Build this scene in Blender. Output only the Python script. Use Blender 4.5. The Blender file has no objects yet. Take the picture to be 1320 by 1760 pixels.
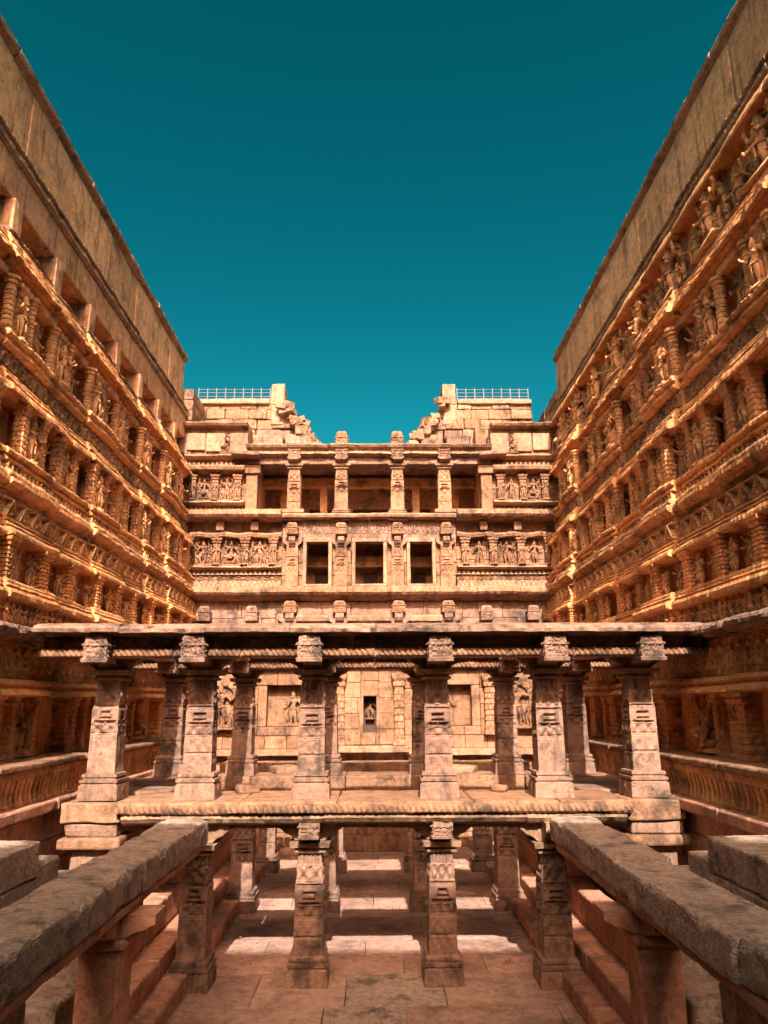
import bpy, math, random
import numpy as np
from mathutils import Vector, noise
random.seed(7)
R = math.radians
scene = bpy.context.scene

# ---------------------------------------------------------------- camera, sky, sun, exposure
cam_data = bpy.data.cameras.new('camera')
cam = bpy.data.objects.new('camera', cam_data)
scene.collection.objects.link(cam)
cam_data.sensor_fit = 'HORIZONTAL'; cam_data.sensor_width = 36.0
cam_data.lens = 36.0 * 1300 / 1320
cam_data.clip_end = 5000
cam.location = (0, 0, 0)
cam.rotation_euler = (R(90 + 14.24), R(0.25), R(-0.66))
scene.camera = cam

SUN_EL, SUN_AZ = R(40), R(1.8)          # sun behind the camera, a little to the right
world = bpy.data.worlds.new('World'); scene.world = world; world.use_nodes = True
wn = world.node_tree; wn.nodes.clear()
sky = wn.nodes.new('ShaderNodeTexSky'); sky.sky_type = 'NISHITA'; sky.sun_disc = False
sky.sun_elevation = SUN_EL; sky.sun_rotation = math.pi - SUN_AZ
sky.air_density = 1.0; sky.dust_density = 3.6; sky.ozone_density = 1.0
sep = wn.nodes.new('ShaderNodeSeparateColor'); com = wn.nodes.new('ShaderNodeCombineColor')
def grade(ch, gain, power):                                   # teal grade of the sky colour
    pw = wn.nodes.new('ShaderNodeMath'); pw.operation = 'POWER'; pw.inputs[1].default_value = power
    ml = wn.nodes.new('ShaderNodeMath'); ml.operation = 'MULTIPLY'; ml.inputs[1].default_value = gain
    wn.links.new(sep.outputs[ch], pw.inputs[0]); wn.links.new(pw.outputs[0], ml.inputs[0]); return ml.outputs[0]
gr, gg, gb = grade(0, 0.012, 3.5), grade(1, 0.485, 1.64), grade(2, 0.235, 1.82)
cap = wn.nodes.new('ShaderNodeMath'); cap.operation = 'MULTIPLY'; cap.inputs[1].default_value = 1.6; wn.links.new(gg, cap.inputs[0])
mn = wn.nodes.new('ShaderNodeMath'); mn.operation = 'MINIMUM'; wn.links.new(gr, mn.inputs[0]); wn.links.new(cap.outputs[0], mn.inputs[1])
for i_, o_ in enumerate((mn.outputs[0], gg, gb)): wn.links.new(o_, com.inputs[i_])
bg = wn.nodes.new('ShaderNodeBackground'); bg.inputs['Strength'].default_value = 0.068
wo = wn.nodes.new('ShaderNodeOutputWorld')
wn.links.new(sky.outputs[0], sep.inputs[0]); wn.links.new(com.outputs[0], bg.inputs[0]); wn.links.new(bg.outputs[0], wo.inputs[0])

sd = bpy.data.lights.new('sun', 'SUN'); sd.energy = 4.5; sd.angle = R(0.53); sd.color = (1.0, 0.90, 0.79)
sun = bpy.data.objects.new('sun', sd); scene.collection.objects.link(sun)
sun.rotation_euler = Vector((-math.sin(SUN_AZ) * math.cos(SUN_EL), math.cos(SUN_AZ) * math.cos(SUN_EL), -math.sin(SUN_EL))).to_track_quat('-Z', 'Y').to_euler()
sun.location = (0, -30, 40)

scene.view_settings.view_transform = 'Standard'; scene.view_settings.look = 'None'
scene.view_settings.gamma = 1.0; scene.view_settings.exposure = 1.15
try:
    scene.cycles.max_bounces = 8; scene.cycles.diffuse_bounces = 6
except Exception:
    pass

# ---------------------------------------------------------------- materials
def stone(name, c1, c2, cd, dark=0.5, bump=0.35, scale=1.0, streak=0.3):
    m = bpy.data.materials.new(name); m.use_nodes = True
    nt = m.node_tree; N = nt.nodes; L = nt.links
    b = N['Principled BSDF']; b.inputs['Roughness'].default_value = 0.88
    b.inputs['Specular IOR Level'].default_value = 0.18
    g = N.new('ShaderNodeNewGeometry'); oi = N.new('ShaderNodeObjectInfo')
    def nz(sc, det, rough=0.6, vec=None):
        n = N.new('ShaderNodeTexNoise'); n.inputs['Scale'].default_value = sc
        n.inputs['Detail'].default_value = det; n.inputs['Roughness'].default_value = rough
        L.new(vec or g.outputs['Position'], n.inputs['Vector']); return n.outputs['Fac']
    def ramp(fac, a, bb):
        r = N.new('ShaderNodeMapRange'); r.inputs[1].default_value = a; r.inputs[2].default_value = bb
        L.new(fac, r.inputs[0]); return r.outputs[0]
    def mix(fac, a, bcol, mode='MIX'):
        x = N.new('ShaderNodeMix'); x.data_type = 'RGBA'; x.blend_type = mode
        if isinstance(fac, float): x.inputs[0].default_value = fac
        else: L.new(fac, x.inputs[0])
        for s, v in ((6, a), (7, bcol)):
            if isinstance(v, tuple): x.inputs[s].default_value = (*v, 1)
            else: L.new(v, x.inputs[s])
        return x.outputs[2]
    col = mix(ramp(nz(0.7 * scale, 3), 0.35, 0.65), c1, c2)
    col = mix(ramp(nz(5.0 * scale, 4, 0.7), 0.42, 0.72), col, tuple(min(1, v * 1.25) for v in c1))
    col = mix(ramp(nz(9.0 * scale, 4, 0.75), 0.48, 0.78), col, tuple(v * 0.45 for v in c2))
    col = mix(ramp(nz(23.0, 2, 0.7), 0.50, 0.80), col, tuple(min(1, v * 1.2) for v in c1))
    col = mix(ramp(nz(34.0, 2, 0.7), 0.56, 1.05), col, cd)
    mp = N.new('ShaderNodeMapping'); mp.inputs['Scale'].default_value = (4, 4, 0.45)
    L.new(g.outputs['Position'], mp.inputs['Vector'])
    st = ramp(nz(1.1, 3, 0.65, mp.outputs[0]), 0.54, 0.76)
    ms = N.new('ShaderNodeMath'); ms.operation = 'MULTIPLY'; ms.inputs[1].default_value = streak; L.new(st, ms.inputs[0])
    col = mix(ms.outputs[0], col, cd)
    li = ramp(nz(1.6 * scale, 6, 0.72), 0.50, 0.64)
    ml = N.new('ShaderNodeMath'); ml.operation = 'MULTIPLY'; ml.inputs[1].default_value = dark; L.new(li, ml.inputs[0])
    col = mix(ml.outputs[0], col, cd)
    # stone to stone difference
    vr = N.new('ShaderNodeMapRange'); vr.inputs[3].default_value = 0.80; vr.inputs[4].default_value = 1.16
    L.new(oi.outputs['Random'], vr.inputs[0])
    hs = N.new('ShaderNodeHueSaturation'); L.new(col, hs.inputs['Color']); L.new(vr.outputs[0], hs.inputs['Value'])
    L.new(hs.outputs[0], b.inputs['Base Color'])
    f1 = nz(38, 3, 0.7); f2 = nz(7, 4, 0.75)
    ad = N.new('ShaderNodeMath'); ad.operation = 'MULTIPLY_ADD'; ad.inputs[1].default_value = 2.6; L.new(f2, ad.inputs[0]); L.new(f1, ad.inputs[2])
    bp = N.new('ShaderNodeBump'); bp.inputs['Strength'].default_value = bump; bp.inputs['Distance'].default_value = 0.035
    L.new(ad.outputs[0], bp.inputs['Height']); L.new(bp.outputs[0], b.inputs['Normal'])
    return m

M = {}
M['wall'] = stone('sandstone_orange', (0.71, 0.37, 0.175), (0.59, 0.27, 0.115), (0.09, 0.06, 0.042), 0.75)  # albedo kept high to lift the shaded side walls
M['wallsoft'] = stone('sandstone_plain', (0.68, 0.375, 0.205), (0.58, 0.285, 0.14), (0.10, 0.068, 0.05), 0.6, 0.25, 0.8, 1.0)
M['umber'] = stone('sandstone_umber', (0.48, 0.26, 0.14), (0.38, 0.19, 0.095), (0.06, 0.048, 0.038), 0.8, 0.5)
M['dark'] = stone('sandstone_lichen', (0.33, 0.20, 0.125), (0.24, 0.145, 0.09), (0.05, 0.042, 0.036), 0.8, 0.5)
M['eave'] = stone('sandstone_eave', (0.72, 0.355, 0.15), (0.59, 0.245, 0.085), (0.13, 0.078, 0.048), 0.6, 0.35)
M['pale'] = stone('sandstone_pale', (0.345, 0.19, 0.112), (0.262, 0.13, 0.072), (0.06, 0.042, 0.032), 0.85, 0.5, 1.0, 0.7)  # pale, pink and cream: albedo lowered to offset direct sun on these parts
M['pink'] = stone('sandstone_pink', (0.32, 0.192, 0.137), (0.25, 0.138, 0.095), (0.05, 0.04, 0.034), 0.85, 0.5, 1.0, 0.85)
M['red'] = stone('sandstone_red', (0.53, 0.27, 0.18), (0.44, 0.195, 0.12), (0.10, 0.066, 0.05), 0.6, 0.35)
M['floor'] = stone('floor_stone', (0.50, 0.315, 0.245), (0.42, 0.24, 0.18), (0.14, 0.095, 0.078), 0.6, 0.35, 0.7)
M['grey'] = stone('weathered_grey_stone', (0.55, 0.405, 0.325), (0.43, 0.30, 0.235), (0.075, 0.058, 0.05), 0.75, 1.0, 1.4)
M['cream'] = stone('limewashed_stone', (0.375, 0.235, 0.15), (0.305, 0.175, 0.105), (0.10, 0.068, 0.05), 0.7, 0.4, 1.0, 0.6)
M['void'] = stone('shade_and_bed_stone', (0.10, 0.06, 0.04), (0.08, 0.045, 0.03), (0.03, 0.02, 0.018), 0.5)  # near-black paints shade inside openings; also the bed under the paving
def metal():
    m = bpy.data.materials.new('painted_metal'); m.use_nodes = True
    b = m.node_tree.nodes['Principled BSDF']; b.inputs['Base Color'].default_value = (0.10, 0.092, 0.095, 1); b.inputs['Roughness'].default_value = 0.5
    return m
M['metal'] = metal()

# ---------------------------------------------------------------- mesh helpers
COL = scene.collection
def link(name, me, parent=None, loc=(0, 0, 0), sc=(1, 1, 1), rot=(0, 0, 0), mat=None, **props):
    if mat is not None and len(me.materials) == 0: me.materials.append(M[mat] if isinstance(mat, str) else mat)
    o = bpy.data.objects.new(name, me); COL.objects.link(o)
    o.location = loc; o.scale = sc; o.rotation_euler = rot
    if parent is not None: o.parent = parent
    for k, v in props.items(): o[k] = v
    return o
def empty(name, loc=(0, 0, 0), rz=0, label=None, cat=None, **props):
    o = bpy.data.objects.new(name, None); COL.objects.link(o); o.location = loc; o.rotation_euler = (0, 0, rz)
    o.empty_display_size = 0.2
    if label: o['label'] = label
    if cat: o['category'] = cat
    for k, v in props.items(): o[k] = v
    return o
def pym(name, v, f, smooth=False):
    me = bpy.data.meshes.new(name); me.from_pydata([tuple(p) for p in v], [], f); me.update()
    if smooth: me.polygons.foreach_set('use_smooth', [True] * len(me.polygons))
    return me
SEED = [0]
def rbox(w, d, h, res=0.2, amp=0.012, r=0.03, chip=1.0, smooth=False):
    """weathered stone block, base centre at origin (x centred, y centred, z from 0)"""
    SEED[0] += 1; sv = Vector((SEED[0] * 3.17, SEED[0] * 1.71, SEED[0] * 0.93))
    nx, ny, nz_ = (max(2, min(160, int(round(a / res)) + 2)) for a in (w, d, h))
    r = min(r, 0.45 * min(w, d, h))
    def axis(n, s):
        # first and last cell narrow so the worn edge stays tight
        if n == 2: return [-s / 2, 0, s / 2]
        return [-s / 2] + [-s / 2 + r + (s - 2 * r) * i / (n - 2) for i in range(n - 1)] + [s / 2]
    ax, ay, az = axis(nx, w), axis(ny, d), axis(nz_, h)
    idx = {}; V = []; F = []
    hw = (w / 2, d / 2, h / 2)
    def vert(i, j, k):
        key = (i, j, k)
        if key in idx: return idx[key]
        p = Vector((ax[i], ay[j], az[k])); n0 = noise.noise(p * 2.3 + sv); n1 = noise.noise(p * 7.0 + sv)
        re = r * (1 + chip * max(0, n0 * 1.6 + n1 * 0.8))
        re = min(re, 0.48 * min(w, d, h))
        q = Vector(tuple(max(-a + re, min(a - re, c)) for a, c in zip(hw, p)))
        dv = p - q
        if dv.length > 1e-6: p = q + dv.normalized() * re; nn = dv.normalized()
        else: nn = Vector((0, 0, 1))
        p = p + nn * (noise.noise(p * 1.3 + sv * 2) * amp + n1 * amp * 0.6)
        idx[key] = len(V); V.append((p.x, p.y, p.z + h / 2)); return idx[key]
    for (n1_, n2_, fn) in ((nx, ny, 'z'), (nx, nz_, 'y'), (ny, nz_, 'x')):
        for side in (0, 1):
            for a in range(n1_):
                for b in range(n2_):
                    c = ((a, b), (a + 1, b), (a + 1, b + 1), (a, b + 1))
                    if fn == 'z': q = [vert(x, y, nz_ * side) for x, y in c]; fl = side
                    elif fn == 'y': q = [vert(x, ny * side, z) for x, z in c]; fl = 1 - side
                    else: q = [vert(nx * side, y, z) for y, z in c]; fl = side
                    F.append(q if fl else q[::-1])
    return pym('block', V, F, smooth)
def bx(name, parent, x0, x1, y0, y1, z0, z1, mat, res=0.35, amp=0.01, r=0.02, chip=1.0, rot=(0, 0, 0), **props):
    me = rbox(x1 - x0, y1 - y0, z1 - z0, res, amp, r, chip)
    return link(name, me, parent, ((x0 + x1) / 2, (y0 + y1) / 2, z0), mat=mat, rot=rot, **props)
def sweep(L, prof, seg=0.1, amp=0.012, bulge=None, drop=None, rag=0.0, seed=None, smooth=True, dent=0.0, per=0.13):
    """moulding: profile [(out, z)] run along x for L, open back; ends capped. bulge(t) pushes out, drop(t) lowers"""
    SEED[0] += 1; sd_ = SEED[0] if seed is None else seed
    n = max(2, int(L / seg)); V = []; F = []; ring0 = []; ring1 = []
    omin = min(p[0] for p in prof); omax = max(p[0] for p in prof)
    def disp(i, o, z):
        x = -L / 2 + L * i / n; t = i / n; w = (o - omin) / max(1e-6, omax - omin)
        q = Vector((x * 1.0 + sd_ * 5.3, o * 2, z * 2)); q2 = Vector((x * 1.0 + sd_ * 2.1, 0, 0))
        nn = noise.noise(q * 1.7) * amp + noise.noise(q * 7) * amp * 0.9
        oo = o + nn * w + (bulge(t) * w if bulge else 0) - max(0, noise.noise(q2 * 2.7) + 0.6 * noise.noise(q * 9) - 0.12) * rag * w
        if dent: oo += dent * w * abs(math.sin(math.pi * x / per + 9 * z)) * (0.6 + noise.noise(q2 * 1.9))
        return (x, -oo, z + nn * 0.6 - (drop(t) * w if drop else 0))
    for (a, b) in zip(prof[:-1], prof[1:]):
        m = max(1, int(math.hypot(b[0] - a[0], b[1] - a[1]) / 0.06)); base = len(V); k = m + 1
        for i in range(n + 1):
            for j in range(k): V.append(disp(i, a[0] + (b[0] - a[0]) * j / m, a[1] + (b[1] - a[1]) * j / m))
        for i in range(n):
            for j in range(m):
                c = base + i * k + j; F.append((c, c + 1, c + k + 1, c + k))
        ring0 += [base + j for j in range(m)]; ring1 += [base + n * k + j for j in range(m)]
    ring0.append(base + m); ring1.append(base + n * k + m)
    F.append(tuple(ring0[::-1])); F.append(tuple(ring1))
    me = pym('moulding', V, F, False)
    if smooth: me.polygons.foreach_set('use_smooth', [True] * (len(F) - 2) + [False, False])
    return me
def relief(name, w, h, step, func, cut=False, border=True):
    nx = max(2, int(round(w / step))); nz_ = max(2, int(round(h / step)))
    X, Z = np.meshgrid(np.linspace(-w / 2, w / 2, nx + 1), np.linspace(0, h, nz_ + 1))
    H = func(X, Z)
    if cut: mask = H > 0.0; H = np.maximum(H, -0.04)
    elif border: H[0, :] = -0.05; H[-1, :] = -0.05; H[:, 0] = -0.05; H[:, -1] = -0.05
    V = np.stack([X, -H, Z], -1).reshape(-1, 3); F = []; s = nx + 1
    for j in range(nz_):
        for i in range(nx):
            if cut and not (mask[j, i] or mask[j, i + 1] or mask[j + 1, i] or mask[j + 1, i + 1]): continue
            a = j * s + i; F.append((a, a + 1, a + s + 1, a + s))
    used = sorted({q for f in F for q in f}); mp = {q: i for i, q in enumerate(used)}
    return pym(name, V[used].tolist(), [tuple(mp[q] for q in f) for f in F], True)
def orn(X, Z, s, seed=0.0):
    return np.sin(s * X + 1.9 * np.sin(s * 0.9 * Z + seed)) * np.sin(s * 1.1 * Z + 1.7 * np.sin(s * 0.8 * X + seed * 1.3))

# ---- carved figures: a field of tapered limbs in relief
def limb(H, X, Z, p, q, r0, r1, y0=0.0, fl=1.0):
    dx, dz = q[0] - p[0], q[1] - p[1]; l2 = dx * dx + dz * dz + 1e-9
    t = np.clip(((X - p[0]) * dx + (Z - p[1]) * dz) / l2, 0, 1)
    d2 = (X - p[0] - t * dx) ** 2 + (Z - p[1] - t * dz) ** 2; r = r0 + (r1 - r0) * t
    h = np.where(d2 < r * r, y0 + fl * np.sqrt(np.maximum(r * r - d2, 0)), -9)
    np.maximum(H, h, out=H)
def person_field(H, X, Z, x, z, s, rnd, arms=2, seated=False, y0=0.03):
    sw = rnd.choice((-1, 1)); A = lambda a, b: (x + a * s * sw, z + b * s)
    hip, chest, head = A(0.035, 0.47), A(-0.02, 0.66), A(0.012, 0.815)
    def lm(p, q, r0, r1, yy=0.0): limb(H, X, Z, p, q, r0 * s, r1 * s, y0 + yy * s)
    if seated:
        hip, chest, head = A(0, 0.28), A(-0.01, 0.5), A(0.01, 0.68)
        lm(A(0.05, 0.22), A(0.24, 0.14), 0.085, 0.06, 0.03); lm(A(-0.05, 0.22), A(-0.24, 0.15), 0.085, 0.06, 0.03)
        lm(A(0.24, 0.13), A(-0.04, 0.08), 0.055, 0.04, 0.05); lm(A(-0.24, 0.13), A(-0.16, -0.06), 0.055, 0.035, 0.03)
    else:
        kb = rnd.uniform(-0.03, 0.09)
        lm(A(0.085, 0.45), A(0.085 + kb * 0.3, 0.25), 0.075, 0.05); lm(A(0.085 + kb * 0.3, 0.25), A(0.055, 0.05), 0.052, 0.034)
        lm(A(-0.025, 0.45), A(-0.05 - kb, 0.25), 0.075, 0.05, 0.03); lm(A(-0.05 - kb, 0.25), A(-0.075, 0.05), 0.052, 0.034)
        lm(A(0.05, 0.03), A(0.11, 0.025), 0.034, 0.026); lm(A(-0.075, 0.03), A(-0.13, 0.025), 0.034, 0.026)
        lm(A(-0.09, 0.44), A(0.15, 0.455), 0.035, 0.035, 0.045); lm(A(0.03, 0.43), A(0.02, 0.2), 0.022, 0.014, 0.06)
    lm(hip, A(0.0, 0.56) if not seated else A(0, 0.4), 0.098, 0.068); lm(A(0, 0.56) if not seated else A(0, 0.4), chest, 0.068, 0.09)
    lm((chest[0] - 0.085 * s, chest[1] + 0.02 * s), (chest[0] + 0.085 * s, chest[1] + 0.02 * s), 0.055, 0.055)
    lm(chest, head, 0.042, 0.042); lm(head, (head[0], head[1] + 0.025 * s), 0.062, 0.06, 0.03)
    lm((head[0], head[1] + 0.07 * s), (head[0], head[1] + 0.17 * s), 0.06, 0.022, 0.01)
    lm((head[0] - 0.06 * s, head[1] - 0.02 * s), (head[0] + 0.06 * s, head[1] - 0.02 * s), 0.022, 0.022)
    for k in range(arms):
        for sg in (-1, 1):
            sh = (chest[0] + sg * 0.125 * s, chest[1] + 0.035 * s)
            a = rnd.uniform(-1.5, -0.9) if k == 0 else rnd.uniform(-0.2, 0.7)
            e = (sh[0] + sg * math.cos(a) * 0.15 * s, sh[1] + math.sin(a) * 0.15 * s)
            a2 = a + rnd.uniform(0.6, 1.8) if k == 0 else rnd.uniform(0.9, 1.7)
            hd = (e[0] + sg * math.cos(a2) * 0.13 * s, e[1] + math.sin(a2) * 0.13 * s)
            lm(sh, e, 0.043, 0.034); lm(e, hd, 0.034, 0.024, 0.02)
            if k: lm(hd, (hd[0], hd[1] + 0.07 * s), 0.032, 0.02, 0.02)
class Shells:
    """tapered limbs with round ends, gathered into one statue mesh"""
    def __init__(self): self.V = []; self.F = []
    def limb(self, p, q, r0, r1, n=8):
        p = Vector(p); q = Vector(q); ax = q - p
        if ax.length < 1e-5: ax = Vector((0, 0, 1e-3))
        d = ax.normalized(); u = d.orthogonal().normalized(); v = d.cross(u); rings = []
        for (c, r, a) in ((p, r0, -60), (p, r0, -25), (p, r0, 0), (q, r1, 0), (q, r1, 30), (q, r1, 62)):
            cc = c + d * (r * math.sin(R(a))); rr = r * math.cos(R(a)); b = len(self.V)
            for i in range(n):
                t = 2 * math.pi * i / n; self.V.append(tuple(cc + u * (rr * math.cos(t)) + v * (rr * math.sin(t))))
            rings.append(b)
        for b0, b1 in zip(rings[:-1], rings[1:]):
            for i in range(n): j = (i + 1) % n; self.F.append((b0 + i, b0 + j, b1 + j, b1 + i))
        self.F.append(tuple(rings[0] + i for i in range(n - 1, -1, -1))); self.F.append(tuple(rings[-1] + i for i in range(n)))
    def chain(self, pts, r, n=6):
        for a, b in zip(pts[:-1], pts[1:]): self.limb(a, b, r, r, n)
    def box(self, x0, x1, y0, y1, z0, z1):
        b = len(self.V); self.V += [(x, y, z) for z in (z0, z1) for (x, y) in ((x0, y0), (x1, y0), (x1, y1), (x0, y1))]
        for f in ((3, 2, 1, 0), (4, 5, 6, 7), (0, 1, 5, 4), (1, 2, 6, 5), (2, 3, 7, 6), (3, 0, 4, 7)): self.F.append(tuple(b + i for i in f))
def statue(S, x, z, s, rnd, arms, seated, y0, headless=False):
    sw = rnd.choice((-1, 1)); P3 = lambda a, b, y=0.0: (x + a * s * sw, -(y0 + y * s), z + b * s)
    lm = lambda p, q, r0, r1: S.limb(p, q, r0 * s, r1 * s)
    if seated:
        hb, w, cb, nb = 0.24, 0.36, 0.50, 0.60
        lm(P3(.06, .2, .05), P3(.25, .15, .14), .085, .06); lm(P3(.25, .14, .14), P3(-.05, .09, .19), .055, .04)
        lm(P3(-.06, .2, .05), P3(-.24, .17, .14), .085, .06); lm(P3(-.24, .16, .14), P3(-.15, -.07, .14), .055, .035); lm(P3(-.15, -.08, .14), P3(-.2, -.09, .2), .032, .026)
        hx, cx, kx = 0.0, -0.015, 0.01
    else:
        hb, w, cb, nb = 0.46, 0.56, 0.67, 0.765; hx, cx, kx = 0.035, -0.02, 0.012; kb = rnd.uniform(-.03, .10)
        lm(P3(.09, .45), P3(.09 + kb * .3, .26, .02), .076, .052); lm(P3(.09 + kb * .3, .26, .02), P3(.06, .05), .054, .033); lm(P3(.06, .025), P3(.09, .02, .09), .036, .026)
        lm(P3(-.02, .45), P3(-.05 - kb, .26, .06), .076, .052); lm(P3(-.05 - kb, .26, .06), P3(-.075, .05, .01), .054, .033); lm(P3(-.075, .025, .01), P3(-.12, .02, .09), .036, .026)
        S.chain([P3(-.1, .45, .03), P3(-.05, .435, .09), P3(.05, .435, .10), P3(.14, .46, .05)], .022 * s)
        S.chain([P3(.02, .43, .1), P3(.03, .33, .09), P3(.02, .2, .09)], .017 * s)
        for sg in (-1, 1): S.chain([P3(sg * .15 + .03, .44), P3(sg * .19 + .03, .3, .01), P3(sg * .17 + .02, .12, .01)], .02 * s)
    lm(P3(hx, hb), P3(0, w), .105, .07); lm(P3(0, w), P3(cx, cb), .07, .088)
    lm(P3(cx - .09, cb + .03), P3(cx + .09, cb + .03), .052, .052)
    for sg in (-1, 1): lm(P3(cx + sg * .045, cb, .06), P3(cx + sg * .045, cb + .005, .065), .045, .04)
    S.chain([P3(cx - .07, cb + .07, .04), P3(cx - .03, cb + .03, .09), P3(cx + .03, cb + .03, .09), P3(cx + .07, cb + .07, .04)], .014 * s)
    if not headless:
        lm(P3(cx, cb + .06), P3(kx, nb), .04, .04); lm(P3(kx, nb + .035, .02), P3(kx, nb + .07, .02), .055, .06)
        lm(P3(kx, nb + .05, .075), P3(kx, nb + .03, .085), .012, .014)
        for i, r in enumerate((.066, .055, .042, .026)): lm(P3(kx, nb + .12 + i * .034, .01), P3(kx, nb + .125 + i * .034, .01), r, r * .9)
        for sg in (-1, 1): lm(P3(kx + sg * .062, nb + .06), P3(kx + sg * .07, nb + .01), .02, .024)
    for k in range(arms):
        for sg in (-1, 1):
            if rnd.random() < .12: continue
            sh = (cx + sg * .13, cb + .045); a = rnd.uniform(-1.5, -.8) if k == 0 else rnd.uniform(-.3, .6)
            e = (sh[0] + sg * math.cos(a) * .15, sh[1] + math.sin(a) * .15); a2 = a + rnd.uniform(.5, 2.0) if k == 0 else rnd.uniform(.9, 1.7)
            h = (e[0] + sg * math.cos(a2) * .14, e[1] + math.sin(a2) * .14)
            lm(P3(*sh), P3(e[0], e[1], .02), .044, .034); lm(P3(e[0], e[1], .02), P3(h[0], h[1], .1 if k == 0 else .04), .034, .024)
            lm(P3(h[0], h[1], .1 if k == 0 else .04), P3(h[0] + sg * .01, h[1] + .04, .11 if k == 0 else .05), .028, .02)
            if k: lm(P3(h[0], h[1] + .03, .05), P3(h[0], h[1] + .11, .05), .032, .012)
def statue_mesh(seed, kind=0, w=0.8):
    rnd = random.Random(seed); S = Shells()
    S.box(-.46 * w, .46 * w, -.19, .05, 0, .045); S.box(-.42 * w, .42 * w, -.16, .05, .0451, .075)
    if kind in (0, 1, 3):
        arch = [(-.42 * w, 0, .07), (-.43 * w, 0, .3), (-.42 * w, 0, .62)] + [(.42 * w * math.cos(t), -.01, .66 + .31 * math.sin(t)) for t in np.linspace(math.pi, 0, 9)] + [(.42 * w, 0, .62), (.43 * w, 0, .3), (.42 * w, 0, .07)]
        S.chain(arch, .035)
        for p in arch[1:-1]: S.limb((p[0] * 1.06, -.03, p[2]), (p[0] * 1.06, -.05, p[2] + .01), .032, .026, 6)
    if kind == 1: statue(S, 0, .20, .95, rnd, 2, True, .06); S.limb((-.24 * w, -.08, .16), (.24 * w, -.08, .16), .07, .07)
    else: statue(S, 0, .075, .92, rnd, 2 if kind in (0, 3) else 1, False, .06, rnd.random() < .15)
    if kind == 0:
        for sg in (-1, 1): statue(S, sg * .33 * w, .075, rnd.uniform(.40, .52), rnd, 1, False, .05)
    if kind == 3:
        statue(S, .30 * w, .075, .62, rnd, 1, False, .05); S.limb((-.3 * w, -.06, .16), (-.3 * w, -.1, .34), .09, .06); S.limb((-.3 * w, -.14, .36), (-.24 * w, -.2, .30), .055, .03)
    me = pym('figure', S.V, S.F, True); return me
FIG = [statue_mesh(11 + i, (0, 3, 0, 1, 0, 2, 3, 1, 0, 0, 3, 2)[i]) for i in range(12)]
FIGN = [statue_mesh(51 + i, 2, .42) for i in range(7)]      # slender single figures
# ---- friezes (1 m long tiles)
def small_figs(h, n, seed):
    rnd = random.Random(seed)
    def f(X, Z):
        H = np.full(X.shape, 0.0) + 0.008 * orn(X, Z, 60, seed)
        for i in range(n):
            x = -0.5 + (i + 0.5) / n
            person_field(H, X, Z, x + rnd.uniform(-.01, .01), 0.04 * h, 0.92 * h, rnd, 1, False, 0.02)
            xb = -0.5 + i / n
            if i: limb(H, X, Z, (xb, 0.02), (xb, h * 0.98), 0.018, 0.018, 0.035)
        return H
    return relief('frieze', 1.0, h, 0.0165, f)
def tri_frieze(h, seed):
    def f(X, Z):
        H = 0.012 * orn(X, Z, 55, seed) + 0.01 * np.sign(np.sin(150 * X)) * (Z > 0.72 * h)
        for i in range(2):
            x = -0.25 + 0.5 * i; t = np.abs(X - x) / 0.25 + Z / (0.72 * h)
            H = np.where(t < 1, 0.035 + 0.018 * orn(X, Z, 80, seed + i), H); H = np.where(np.abs(t - 1) < 0.1, 0.055, H)
            dd = np.hypot(X - x, Z - 0.2 * h); H = np.where(dd < 0.055, 0.06 - dd * 0.5, H)
        H = np.where(np.abs(Z - 0.74 * h) < 0.02, 0.05, H)
        return H
    return relief('frieze', 1.0, h, 0.0165, f)
def filigree(h, seed, s=48, a=0.022):
    def f(X, Z):
        H = a * orn(X, Z, s, seed) + 0.4 * a * orn(X, Z, s * 2.1, seed + 2)
        cell = np.abs(((X + 0.5) * 3) % 1 - 0.5); H = np.where(cell > 0.46, 0.03, H)
        dd = np.hypot((((X + 0.5) * 3) % 1 - 0.5) / 3, Z - h / 2); H = np.where((dd < 0.13 * min(1, h / .4)) & (dd > 0.09 * min(1, h / .4)), 0.035, H)
        return H
    return relief('frieze', 1.0, h, 0.0165, f)
def scallop(h, n=6):
    def f(X, Z):
        u = ((X + 0.5) * n) % 1 - 0.5; e = (1 - Z / h)
        t = np.abs(u) * 2 / np.maximum(0.04, Z / h)
        return np.where(t < 1, 0.035 + 0.03 * np.sqrt(np.maximum(0, 1 - t * t)), -0.03)
    return relief('scallop', 1.0, h, 0.016, f, border=False)
def petals(h, n=6):
    def f(X, Z):
        u = ((X + 0.5) * n) % 1 - 0.5; t = np.abs(u) * 2 / np.maximum(0.04, 1 - Z / h)
        return np.where(t < 1, 0.04 + 0.03 * np.sqrt(np.maximum(0, 1 - t * t)), -0.03)
    return relief('petal_row', 1.0, h, 0.016, f, border=False)
def rope(h, k=75):
    return relief('rope', 1.0, h, 0.011, lambda X, Z: 0.014 * np.sin(k * X + 30 * Z) + 0.03 * np.sqrt(np.maximum(0, 1 - ((Z - h / 2) / (h / 2)) ** 2)))
FR_FIG = [small_figs(0.45, 5, 3), small_figs(0.45, 5, 9), small_figs(0.45, 6, 14)]
FR_TRI = [tri_frieze(0.47, 1.0), tri_frieze(0.47, 2.6)]
FR_FIL = [filigree(0.45, 0.3), filigree(0.45, 1.9), filigree(0.45, 4.0)]
FR_SCA = [scallop(0.22)]; FR_PET = [petals(0.2)]; FR_ROPE = [rope(0.14)]

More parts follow.
